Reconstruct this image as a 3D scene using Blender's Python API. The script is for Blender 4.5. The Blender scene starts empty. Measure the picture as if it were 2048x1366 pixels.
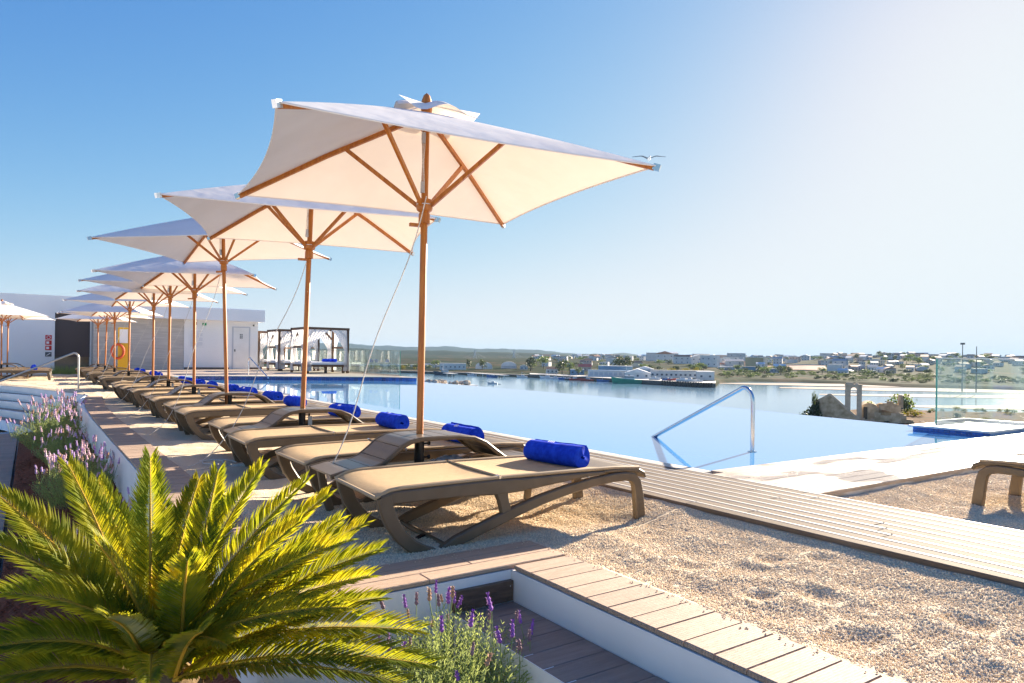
import bpy, math, random
from mathutils import Vector, Matrix, noise
R = math.radians
random.seed(7)
sc = bpy.context.scene
COL = sc.collection

# ------------------------------------------------------------------ camera, sky, sun, exposure
CAM_H, YAW, ROLL, FPX = 1.15, R(34.5), R(0.8), 1400.0
cd = bpy.data.cameras.new('camera')
cam = bpy.data.objects.new('camera', cd); COL.objects.link(cam)
cd.sensor_width = 36.0; cd.lens = FPX / 2048 * 36; cd.shift_y = 29 / 2048
cd.clip_start = 0.05; cd.clip_end = 40000
cam.matrix_world = (Matrix.Translation((0, 0, CAM_H)) @ Matrix.Rotation(-YAW, 4, 'Z')
                    @ Matrix.Rotation(R(90), 4, 'X') @ Matrix.Rotation(ROLL, 4, 'Z'))
sc.camera = cam

SUN_EL, SUN_AZ = R(20.0), R(17.5)            # azimuth measured from +X towards +Y
wd = bpy.data.worlds.new('World'); sc.world = wd; wd.use_nodes = True
wn = wd.node_tree.nodes; wl = wd.node_tree.links
wn.clear()
sky = wn.new('ShaderNodeTexSky'); sky.sky_type = 'NISHITA'; sky.sun_disc = False
sky.sun_elevation = SUN_EL; sky.sun_rotation = R(90) - SUN_AZ
sky.altitude = 2000; sky.air_density = 1.0; sky.dust_density = 1.5; sky.ozone_density = 2.0
bg = wn.new('ShaderNodeBackground'); bg.inputs['Strength'].default_value = 0.12
wo = wn.new('ShaderNodeOutputWorld')
# the photograph's tone curve for the whole sky: one film-like shoulder per colour channel
sep = wn.new('ShaderNodeSeparateColor'); com = wn.new('ShaderNodeCombineColor')
wl.new(sky.outputs[0], sep.inputs[0])
EXPO = 2.0
def wmath(op, x, y):
    nd = wn.new('ShaderNodeMath'); nd.operation = op
    for i_, q in enumerate((x, y)):
        if q is None: continue
        if isinstance(q, (int, float)): nd.inputs[i_].default_value = q
        else: wl.new(q, nd.inputs[i_])
    return nd.outputs[0]
for i, (top, gm, a_) in enumerate(((0.87, 1.62, 232.0), (0.942, 1.265, 68.0), (0.982, 0.8325, 23.0))):
    t_ = wmath('POWER', wmath('MULTIPLY', sep.outputs[i], 0.01), gm)
    t_ = wmath('SUBTRACT', 1.0, wmath('EXPONENT', wmath('MULTIPLY', t_, -a_), None))
    wl.new(wmath('MULTIPLY', t_, top / (0.12 * 2 ** EXPO)), com.inputs[i])
wl.new(com.outputs[0], bg.inputs[0]); wl.new(bg.outputs[0], wo.inputs[0])

sl = bpy.data.lights.new('sun', 'SUN'); sl.energy = 5.0; sl.angle = R(0.6); sl.color = (1.0, 0.86, 0.68)
sun = bpy.data.objects.new('sun', sl); COL.objects.link(sun)
SUNV = Vector((math.cos(SUN_EL) * math.cos(SUN_AZ), math.cos(SUN_EL) * math.sin(SUN_AZ), math.sin(SUN_EL)))
sun.rotation_euler = SUNV.to_track_quat('Z', 'Y').to_euler(); sun.location = (30, 10, 20)

vs = sc.view_settings
vs.view_transform = 'Standard'; vs.look = 'None'; vs.exposure = EXPO; vs.gamma = 1.0
try: vs.use_curve_mapping = False
except Exception: pass
sc.cycles.use_denoising = True
try: sc.cycles.denoiser = 'OPENIMAGEDENOISE'
except Exception: pass
sc.cycles.max_bounces = 8; sc.cycles.transparent_max_bounces = 24
sc.cycles.transmission_bounces = 8; sc.cycles.volume_bounces = 0
sc.cycles.caustics_reflective = False; sc.cycles.caustics_refractive = False
sc.cycles.sample_clamp_indirect = 6.0

# ------------------------------------------------------------------ helpers
CYAW, SYAW = math.cos(YAW), math.sin(YAW)
def bearing(px, d):                          # ground point at depth d metres in the direction of picture column px
    r = (px - 1024) / FPX * d
    return (r * CYAW + d * SYAW, -r * SYAW + d * CYAW)

def lerp(a, b, t): return a + (b - a) * t
def interp(tab, x):
    if x <= tab[0][0]: return tab[0][1]
    for (x0, y0), (x1, y1) in zip(tab, tab[1:]):
        if x <= x1: return lerp(y0, y1, (x - x0) / (x1 - x0))
    return tab[-1][1]

MATS = {}
def mat(name, col, rough=0.6, col2=None, scale=6.0, stretch=(1, 1, 1), bump=0.0, bscale=60.0, bstretch=None,
        metal=0.0, rand=0.0, spec=0.5, ior=1.5, trans=0.0, detail=4.0, coat=0.0, wave=None, lo=0.35, hi=0.65):
    m = bpy.data.materials.new(name); m.use_nodes = True; MATS[name] = m
    nt = m.node_tree; N = nt.nodes; L = nt.links
    b = N['Principled BSDF']
    b.inputs['Roughness'].default_value = rough; b.inputs['Metallic'].default_value = metal
    b.inputs['Specular IOR Level'].default_value = spec; b.inputs['IOR'].default_value = ior
    b.inputs['Transmission Weight'].default_value = trans
    if coat: b.inputs['Coat Weight'].default_value = coat
    b.inputs['Base Color'].default_value = (*col, 1)
    if not (col2 or bump or rand or wave): return m
    tc = N.new('ShaderNodeTexCoord'); oi = N.new('ShaderNodeObjectInfo')
    ma = N.new('ShaderNodeVectorMath'); ma.operation = 'MULTIPLY_ADD'
    cx = N.new('ShaderNodeCombineXYZ')
    ml = N.new('ShaderNodeMath'); ml.operation = 'MULTIPLY'; ml.inputs[1].default_value = 37.0
    L.new(oi.outputs['Random'], ml.inputs[0])
    for i in range(3): L.new(ml.outputs[0], cx.inputs[i])
    ma.inputs[1].default_value = (1, 1, 1)
    L.new(tc.outputs['Object'], ma.inputs[0]); L.new(cx.outputs[0], ma.inputs[2])
    src = ma.outputs[0]
    last = None
    if col2:
        mp = N.new('ShaderNodeMapping'); mp.inputs['Scale'].default_value = stretch; L.new(src, mp.inputs[0])
        nz = N.new('ShaderNodeTexNoise'); nz.inputs['Scale'].default_value = scale; nz.inputs['Detail'].default_value = detail
        L.new(mp.outputs[0], nz.inputs['Vector'])
        cr = N.new('ShaderNodeValToRGB'); e = cr.color_ramp.elements
        e[0].position = lo; e[0].color = (*col, 1); e[1].position = hi; e[1].color = (*col2, 1)
        L.new(nz.outputs[0], cr.inputs[0]); last = cr.outputs[0]
    if rand:
        hs = N.new('ShaderNodeHueSaturation')
        if last: L.new(last, hs.inputs['Color'])
        else: hs.inputs['Color'].default_value = (*col, 1)
        mr = N.new('ShaderNodeMapRange'); mr.inputs['To Min'].default_value = 1 - rand; mr.inputs['To Max'].default_value = 1 + rand
        L.new(oi.outputs['Random'], mr.inputs['Value']); L.new(mr.outputs[0], hs.inputs['Value']); last = hs.outputs[0]
    if last: L.new(last, b.inputs['Base Color'])
    if bump:
        mp2 = N.new('ShaderNodeMapping'); mp2.inputs['Scale'].default_value = bstretch or (1, 1, 1); L.new(src, mp2.inputs[0])
        nb = N.new('ShaderNodeTexNoise'); nb.inputs['Scale'].default_value = bscale; nb.inputs['Detail'].default_value = 3
        L.new(mp2.outputs[0], nb.inputs['Vector'])
        bp = N.new('ShaderNodeBump'); bp.inputs['Strength'].default_value = bump; bp.inputs['Distance'].default_value = 0.01
        h = nb.outputs[0]
        if wave:                                  # fine parallel grooves, wave = (axis, per metre)
            wv = N.new('ShaderNodeTexWave'); wv.bands_direction = wave[0]; wv.inputs['Scale'].default_value = wave[1]
            L.new(tc.outputs['Object'], wv.inputs['Vector'])
            ad = N.new('ShaderNodeMath'); ad.operation = 'ADD'; L.new(nb.outputs[0], ad.inputs[0]); L.new(wv.outputs['Fac'], ad.inputs[1]); h = ad.outputs[0]
        L.new(h, bp.inputs['Height']); L.new(bp.outputs[0], b.inputs['Normal'])
    return m

def thin_mat(name, col, tcol, tr=0.45, rough=0.5, gloss=0.08, col2=None, scale=8, rand=0.0, bump=0.0, bscale=20, bstretch=(1, 1, 1)):
    m = bpy.data.materials.new(name); m.use_nodes = True; MATS[name] = m      # cloth or leaf: light passes through it
    nt = m.node_tree; N = nt.nodes; L = nt.links; N.clear()
    o = N.new('ShaderNodeOutputMaterial')
    d = N.new('ShaderNodeBsdfDiffuse'); t = N.new('ShaderNodeBsdfTranslucent'); g = N.new('ShaderNodeBsdfGlossy')
    d.inputs[0].default_value = (*col, 1); t.inputs[0].default_value = (*tcol, 1)
    g.inputs['Roughness'].default_value = rough; g.inputs[0].default_value = (1, 1, 1, 1)
    m1 = N.new('ShaderNodeMixShader'); m1.inputs[0].default_value = tr
    m2 = N.new('ShaderNodeMixShader')
    fr = N.new('ShaderNodeFresnel'); fr.inputs[0].default_value = 1.4
    mu = N.new('ShaderNodeMath'); mu.operation = 'MULTIPLY'; mu.inputs[1].default_value = gloss * 6
    L.new(fr.outputs[0], mu.inputs[0]); L.new(mu.outputs[0], m2.inputs[0])
    if gloss == 0: m2.inputs[0].default_value = 0
    L.new(d.outputs[0], m1.inputs[1]); L.new(t.outputs[0], m1.inputs[2])
    L.new(m1.outputs[0], m2.inputs[1]); L.new(g.outputs[0], m2.inputs[2]); L.new(m2.outputs[0], o.inputs[0])
    if col2 or rand:
        tc = N.new('ShaderNodeTexCoord'); nz = N.new('ShaderNodeTexNoise'); nz.inputs['Scale'].default_value = scale
        L.new(tc.outputs['Object'], nz.inputs['Vector'])
        for sh, c0 in ((d, col), (t, tcol)):
            k = [b / max(a, 1e-4) for a, b in zip(col, col2 or col)]
            mx = N.new('ShaderNodeMix'); mx.data_type = 'RGBA'
            mx.inputs['A'].default_value = (*c0, 1); mx.inputs['B'].default_value = (*[min(1, a * b) for a, b in zip(c0, k)], 1)
            mr = N.new('ShaderNodeMapRange'); mr.inputs['From Min'].default_value = 0.35; mr.inputs['From Max'].default_value = 0.65
            L.new(nz.outputs[0], mr.inputs['Value']); L.new(mr.outputs[0], mx.inputs['Factor'])
            if rand:
                oi = N.new('ShaderNodeObjectInfo'); hs = N.new('ShaderNodeHueSaturation')
                m3 = N.new('ShaderNodeMapRange'); m3.inputs['To Min'].default_value = 1 - rand; m3.inputs['To Max'].default_value = 1 + rand
                L.new(oi.outputs['Random'], m3.inputs['Value']); L.new(m3.outputs[0], hs.inputs['Value'])
                L.new(mx.outputs['Result'], hs.inputs['Color']); L.new(hs.outputs[0], sh.inputs[0])
            else: L.new(mx.outputs['Result'], sh.inputs[0])
    if bump:
        tc = N.new('ShaderNodeTexCoord'); mp = N.new('ShaderNodeMapping'); mp.inputs['Scale'].default_value = bstretch
        nz = N.new('ShaderNodeTexNoise'); nz.inputs['Scale'].default_value = bscale; nz.inputs['Detail'].default_value = 2
        bp = N.new('ShaderNodeBump'); bp.inputs['Strength'].default_value = bump; bp.inputs['Distance'].default_value = 0.02
        L.new(tc.outputs['Object'], mp.inputs[0]); L.new(mp.outputs[0], nz.inputs['Vector']); L.new(nz.outputs[0], bp.inputs['Height'])
        L.new(bp.outputs[0], d.inputs['Normal']); L.new(bp.outputs[0], t.inputs['Normal'])
    return m

class MB:
    def __init__(s): s.v = []; s.f = []; s.mi = []
    def add(s, vs, fs, mi=0):
        o = len(s.v); s.v += [tuple(p) for p in vs]; s.f += [tuple(i + o for i in f) for f in fs]; s.mi += [mi] * len(fs); return s
    def box(s, x0, x1, y0, y1, z0, z1, mi=0, ch=0.0):
        if not ch:
            return s.add([(x0, y0, z0), (x1, y0, z0), (x1, y1, z0), (x0, y1, z0), (x0, y0, z1), (x1, y0, z1), (x1, y1, z1), (x0, y1, z1)],
                         [(3, 2, 1, 0), (4, 5, 6, 7), (0, 1, 5, 4), (1, 2, 6, 5), (2, 3, 7, 6), (3, 0, 4, 7)], mi)
        c = ch; v = []
        for (a, b, z) in ((0, 0, z0), (0, 0, z1 - c), (c, c, z1)):
            v += [(x0 + a, y0 + b, z), (x1 - a, y0 + b, z), (x1 - a, y1 - b, z), (x0 + a, y1 - b, z)]
        f = [(3, 2, 1, 0), (8, 9, 10, 11)]
        for k in (0, 4):
            for i in range(4): f.append((k + i, k + (i + 1) % 4, k + 4 + (i + 1) % 4, k + 4 + i))
        return s.add(v, f, mi)
    def obox(s, c, size, M=None, mi=0):
        hx, hy, hz = [k / 2 for k in size]; M = M or Matrix.Identity(3); c = Vector(c)
        v = [c + M @ Vector((x * hx, y * hy, z * hz)) for z in (-1, 1) for (x, y) in ((-1, -1), (1, -1), (1, 1), (-1, 1))]
        return s.add(v, [(3, 2, 1, 0), (4, 5, 6, 7), (0, 1, 5, 4), (1, 2, 6, 5), (2, 3, 7, 6), (3, 0, 4, 7)], mi)
    def bar(s, a, b, w, h, mi=0, up=(0, 0, 1)):
        a = Vector(a); b = Vector(b); t = (b - a).normalized(); u = Vector(up)
        sd = t.cross(u)
        if sd.length < 1e-4: sd = t.cross(Vector((0, 1, 0)))
        sd.normalize(); u = sd.cross(t)
        v = [p + sd * (w / 2 * i) + u * (h / 2 * j) for p in (a, b) for (i, j) in ((-1, -1), (1, -1), (1, 1), (-1, 1))]
        return s.add(v, [(0, 1, 2, 3), (7, 6, 5, 4), (1, 0, 4, 5), (2, 1, 5, 6), (3, 2, 6, 7), (0, 3, 7, 4)], mi)
    def tube(s, path, r, n=8, mi=0, caps=True):
        P = [Vector(p) for p in path]; k = len(P)
        rr = r if isinstance(r, (list, tuple)) else [r] * k
        v = []; f = []; pn = None
        for i, p in enumerate(P):
            t = (P[min(i + 1, k - 1)] - P[max(i - 1, 0)]).normalized()
            if pn is None:
                pn = t.orthogonal().normalized()
            else:
                pn = (pn - t * pn.dot(t)); pn = pn.normalized() if pn.length > 1e-6 else t.orthogonal().normalized()
            bn = t.cross(pn)
            for j in range(n):
                a = 2 * math.pi * j / n
                v.append(p + (pn * math.cos(a) + bn * math.sin(a)) * rr[i])
        for i in range(k - 1):
            for j in range(n):
                f.append((i * n + j, i * n + (j + 1) % n, (i + 1) * n + (j + 1) % n, (i + 1) * n + j))
        if caps:
            f.append(tuple(range(n))[::-1]); f.append(tuple((k - 1) * n + j for j in range(n)))
        return s.add(v, f, mi)
    def lathe(s, prof, n=14, c=(0, 0, 0), mi=0):
        v = []; f = []
        for r, z in prof:
            for j in range(n):
                a = 2 * math.pi * j / n; v.append((c[0] + r * math.cos(a), c[1] + r * math.sin(a), c[2] + z))
        for i in range(len(prof) - 1):
            for j in range(n): f.append((i * n + j, i * n + (j + 1) % n, (i + 1) * n + (j + 1) % n, (i + 1) * n + j))
        f.append(tuple(range(n))[::-1]); f.append(tuple((len(prof) - 1) * n + j for j in range(n)))
        return s.add(v, f, mi)
    def strip(s, path, thick, y0, y1, mi=0):      # a flat bar swept along an x-z path, y0..y1 wide
        k = len(path); v = []; f = []
        th = thick if isinstance(thick, (list, tuple)) else [thick] * k
        for i, (x, z) in enumerate(path):
            xa, za = path[max(i - 1, 0)]; xb, zb = path[min(i + 1, k - 1)]
            tx, tz = xb - xa, zb - za; l = math.hypot(tx, tz) or 1; nx, nz = -tz / l, tx / l; h = th[i] / 2
            c = min(0.008, h * 0.5)
            for (yy, q) in ((y0 + c, -h), (y1 - c, -h), (y1, -h + c), (y1, h - c), (y1 - c, h), (y0 + c, h), (y0, h - c), (y0, -h + c)):
                v.append((x + nx * q, yy, z + nz * q))
        for i in range(k - 1):
            for j in range(8): f.append((i * 8 + j, i * 8 + (j + 1) % 8, (i + 1) * 8 + (j + 1) % 8, (i + 1) * 8 + j))
        f.append(tuple(range(8))[::-1]); f.append(tuple((k - 1) * 8 + j for j in range(8)))
        return s.add(v, f, mi)
    def grid(s, nu, nv, fn, mi=0):
        v = [fn(i / nu, j / nv) for i in range(nu + 1) for j in range(nv + 1)]
        f = [(i * (nv + 1) + j, (i + 1) * (nv + 1) + j, (i + 1) * (nv + 1) + j + 1, i * (nv + 1) + j + 1) for i in range(nu) for j in range(nv)]
        return s.add(v, f, mi)
    def mesh(s, name, mats, smooth=False, ang=40):
        me = bpy.data.meshes.new(name); me.from_pydata(s.v, [], s.f)
        for m in (mats if isinstance(mats, (list, tuple)) else [mats]): me.materials.append(MATS[m] if isinstance(m, str) else m)
        if any(s.mi): me.polygons.foreach_set('material_index', s.mi)
        if smooth:
            me.polygons.foreach_set('use_smooth', [True] * len(s.f))
            try: me.set_sharp_from_angle(angle=R(ang))
            except Exception: pass
        me.update(); return me
    def build(s, name, mats, parent=None, smooth=False, loc=None, rz=None, ang=40):
        return ob(name, s.mesh(name, mats, smooth, ang), parent, loc, rz)

def ob(name, me, parent=None, loc=None, rz=None):
    o = bpy.data.objects.new(name, me); COL.objects.link(o)
    if parent: o.parent = parent
    if loc: o.location = loc
    if rz is not None: o.rotation_euler = (0, 0, rz)
    return o
def tag(o, label=None, cat=None, group=None, kind=None):
    if label: o['label'] = label
    if cat: o['category'] = cat
    if group: o['group'] = group
    if kind: o['kind'] = kind
    return o
def empty(name, loc, rz=0.0, rot=None):
    o = bpy.data.objects.new(name, None); COL.objects.link(o); o.location = loc
    o.rotation_euler = rot or (0, 0, rz); o.empty_display_size = 0.2; return o
def copy_tree(o, parent=None):
    c = o.copy(); COL.objects.link(c); c.parent = parent
    if parent: c.matrix_parent_inverse = o.matrix_parent_inverse
    for ch in o.children: copy_tree(ch, c)
    return c
ORD = 'first second third fourth fifth sixth seventh eighth ninth tenth eleventh twelfth thirteenth fourteenth fifteenth sixteenth seventeenth eighteenth nineteenth twentieth'.split()

# ------------------------------------------------------------------ materials
mat('gravel', (0.60, 0.48, 0.33), 0.9, (0.76, 0.64, 0.47), 90, bump=0.9, bscale=110, detail=3, lo=0.3, hi=0.7, spec=0.02)
mat('pebble', (0.79, 0.64, 0.45), 0.85, rand=0.22, spec=0.2)
mat('plank_pale', (0.40, 0.30, 0.225), 0.62, (0.47, 0.37, 0.28), 5, (1, 9, 1), bump=0.25, bscale=40, bstretch=(1, 8, 1), rand=0.10)
mat('plank_kerb', (0.36, 0.25, 0.175), 0.7, (0.43, 0.31, 0.225), 6, (1.2, 8, 1), bump=0.35, bscale=30, bstretch=(1, 7, 1), rand=0.09, wave=('Y', 22))
mat('plank_run', (0.42, 0.29, 0.20), 0.62, (0.49, 0.35, 0.25), 6, (1.2, 8, 1), bump=0.35, bscale=30, bstretch=(1, 7, 1), rand=0.07)
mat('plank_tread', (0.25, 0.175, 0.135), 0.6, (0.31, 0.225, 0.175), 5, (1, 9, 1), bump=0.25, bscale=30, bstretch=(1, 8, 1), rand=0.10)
mat('plank_grey', (0.15, 0.118, 0.092), 0.75, (0.205, 0.165, 0.13), 4, (6, 0.7, 1), bump=0.2, bscale=30, bstretch=(8, 1, 1), rand=0.10, spec=0.05)
mat('strip_pale', (0.50, 0.45, 0.38), 0.5, (0.57, 0.52, 0.45), 5, rand=0.05)
mat('coping', (0.56, 0.48, 0.38), 0.5, (0.66, 0.58, 0.48), 6, bump=0.15, bscale=60, rand=0.06)
mat('mud_edge', (0.42, 0.34, 0.25), 0.85, (0.66, 0.61, 0.54), 3.5, (1, 1, 4), bump=0.3, bscale=25)
mat('white_paint', (0.80, 0.80, 0.79), 0.55, (0.86, 0.86, 0.85), 2.5, bump=0.12, bscale=22)
mat('white_wall', (0.86, 0.86, 0.86), 0.6, (0.90, 0.90, 0.90), 0.8)
mat('travertine', (0.50, 0.46, 0.42), 0.6, (0.62, 0.58, 0.53), 2.2, (0.6, 1, 7))
mat('plinth', (0.16, 0.12, 0.10), 0.6)
mat('shutter', (0.085, 0.07, 0.075), 0.45)
mat('dark_glass', (0.10, 0.10, 0.085), 0.08, (0.30, 0.27, 0.22), 0.9)
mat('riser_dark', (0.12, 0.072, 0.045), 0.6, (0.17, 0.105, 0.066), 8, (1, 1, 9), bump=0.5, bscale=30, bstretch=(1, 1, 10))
mat('bronze', (0.13, 0.092, 0.054), 0.45, (0.155, 0.112, 0.068), 9, bump=0.06, bscale=300)
mat('sling', (0.46, 0.315, 0.165), 0.8, (0.50, 0.345, 0.185), 30, bump=0.25, bscale=700)
mat('sling_edge', (0.47, 0.34, 0.20), 0.6)
mat('table_slat', (0.12, 0.09, 0.064), 0.33, (0.145, 0.11, 0.082), 12, (1, 8, 1), rand=0.12)
mat('tray', (0.05, 0.055, 0.06), 0.16)
mat('teak', (0.40, 0.115, 0.012), 0.45, (0.54, 0.19, 0.024), 7, (6, 6, 0.5), bump=0.12, bscale=50, bstretch=(5, 5, 0.5), coat=0.15)
mat('metal', (0.62, 0.62, 0.62), 0.22, metal=1.0)
mat('steel', (0.66, 0.67, 0.69), 0.14, metal=1.0)
mat('steel_warm', (0.62, 0.57, 0.50), 0.3, metal=0.8)
mat('black', (0.012, 0.012, 0.013), 0.4)
mat('rope', (0.82, 0.78, 0.72), 0.8, (0.55, 0.49, 0.42), 120, (1, 1, 1))
mat('towel', (0.006, 0.042, 0.56), 0.95, (0.014, 0.075, 0.74), 26, bump=0.6, bscale=240, spec=0.15)
mat('emblem', (0.85, 0.86, 0.9), 0.8)
mat('label_white', (0.8, 0.82, 0.8), 0.5)
mat('mulch', (0.17, 0.055, 0.030), 0.9, (0.30, 0.115, 0.065), 45, (1, 1, 1), bump=1.0, bscale=60, spec=0.02)
mat('bark', (0.10, 0.07, 0.04), 0.9, (0.20, 0.14, 0.08), 20, bump=0.8, bscale=30, spec=0.02)
thin_mat('canvas', (0.93, 0.91, 0.88), (0.90, 0.72, 0.55), 0.185, gloss=0, col2=(0.90, 0.875, 0.84), scale=3, bump=0.35, bscale=5, bstretch=(1, 1, 1))
thin_mat('curtain', (0.90, 0.89, 0.88), (0.92, 0.90, 0.88), 0.4, gloss=0)
thin_mat('cycad', (0.155, 0.19, 0.016), (0.72, 0.66, 0.025), 0.52, 0.5, 0.02, (0.10, 0.145, 0.015), 14, 0.22)
thin_mat('cycad_fresh', (0.29, 0.29, 0.018), (0.86, 0.72, 0.025), 0.52, 0.5, 0.025, (0.15, 0.19, 0.013), 14, 0.15)
thin_mat('cycad_dry', (0.30, 0.19, 0.09), (0.34, 0.20, 0.07), 0.3, gloss=0, col2=(0.22, 0.14, 0.07), scale=14, rand=0.2)
mat('rachis', (0.50, 0.28, 0.025), 0.7, (0.40, 0.27, 0.03), 20, spec=0.2)
thin_mat('lavender_leaf', (0.33, 0.40, 0.15), (0.55, 0.62, 0.18), 0.45, gloss=0, col2=(0.23, 0.29, 0.13), scale=20)
mat('spike_purple', (0.22, 0.06, 0.36), 0.8, (0.36, 0.15, 0.50), 220)
mat('spike_grey', (0.20, 0.12, 0.16), 0.85, (0.30, 0.19, 0.20), 220)
mat('spike_dry', (0.34, 0.19, 0.11), 0.85, (0.46, 0.29, 0.19), 220)
mat('spike_pink', (0.62, 0.40, 0.50), 0.85, (0.78, 0.58, 0.56), 220)
mat('spike_lilac', (0.46, 0.30, 0.58), 0.85, (0.62, 0.46, 0.68), 220)
mat('stem_green', (0.20, 0.27, 0.09), 0.7)
mat('tile_blue', (0.02, 0.13, 0.50), 0.15, (0.03, 0.19, 0.62), 30, rand=0.25)
mat('grout', (0.25, 0.40, 0.62), 0.6)
mat('plank_far', (0.44, 0.34, 0.26), 0.6, (0.52, 0.42, 0.33), 2, (0.3, 9, 1))
mat('concrete', (0.45, 0.43, 0.40), 0.8, (0.55, 0.53, 0.50), 1.5)
mat('cabana_wood', (0.10, 0.05, 0.028), 0.6, (0.15, 0.08, 0.04), 6, (5, 5, 0.6))
mat('mattress', (0.78, 0.78, 0.78), 0.85)
mat('yellow', (0.75, 0.46, 0.02), 0.5)
mat('orange_red', (0.62, 0.10, 0.03), 0.5)
mat('sign_red', (0.60, 0.03, 0.03), 0.5)
mat('sign_green', (0.0, 0.30, 0.12), 0.5)
mat('ink', (0.10, 0.11, 0.12), 0.6)
mat('ink_pale', (0.55, 0.58, 0.64), 0.6)
mat('stone', (0.36, 0.27, 0.17), 0.9, (0.62, 0.50, 0.35), 0.9, detail=9, bump=1.0, bscale=2.5, spec=0.02)
mat('stone_grey', (0.46, 0.37, 0.27), 0.9, (0.62, 0.52, 0.40), 1.0, bump=0.9, bscale=2.5, spec=0.02)
mat('roof_dry', (0.30, 0.16, 0.07), 0.95, (0.45, 0.30, 0.14), 0.8, bump=0.8, bscale=2, spec=0.02)
thin_mat('leaf', (0.045, 0.075, 0.02), (0.12, 0.17, 0.03), 0.35, gloss=0.02, col2=(0.07, 0.11, 0.03), scale=1.2, rand=0.25)
thin_mat('leaf_dark', (0.025, 0.045, 0.02), (0.07, 0.10, 0.02), 0.3, gloss=0.02, col2=(0.04, 0.06, 0.022), scale=1.0, rand=0.25)
thin_mat('leaf_yellow', (0.24, 0.20, 0.035), (0.34, 0.27, 0.03), 0.35, gloss=0, col2=(0.16, 0.16, 0.03), scale=1.0, rand=0.2)
mat('trunk', (0.09, 0.07, 0.05), 0.9)
for nm, c in dict(house_white=(0.74, 0.73, 0.71), house_cream=(0.70, 0.62, 0.48), house_pink=(0.66, 0.50, 0.42), house_grey=(0.55, 0.57, 0.60),
                  roof_tile=(0.42, 0.20, 0.12), roof_grey=(0.36, 0.38, 0.41), roof_red=(0.58, 0.10, 0.07), roof_white=(0.76, 0.76, 0.76),
                  pane=(0.09, 0.11, 0.14), quay=(0.10, 0.10, 0.095), hall_beige=(0.50, 0.42, 0.24), hall_blue=(0.22, 0.36, 0.50), red_earth=(0.38, 0.17, 0.10),
                  hull_green=(0.02, 0.32, 0.20), hull_red=(0.40, 0.05, 0.04), hull_blue=(0.03, 0.14, 0.42), hull_dark=(0.03, 0.06, 0.09), hull_white=(0.75, 0.76, 0.76),
                  gull_white=(0.7, 0.7, 0.7), gull_grey=(0.10, 0.12, 0.16)).items():
    mat(nm, c, 0.7, tuple(k * 0.85 for k in c), 0.2 if 'hull' not in nm else 1.0, rand=0.06)

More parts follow.
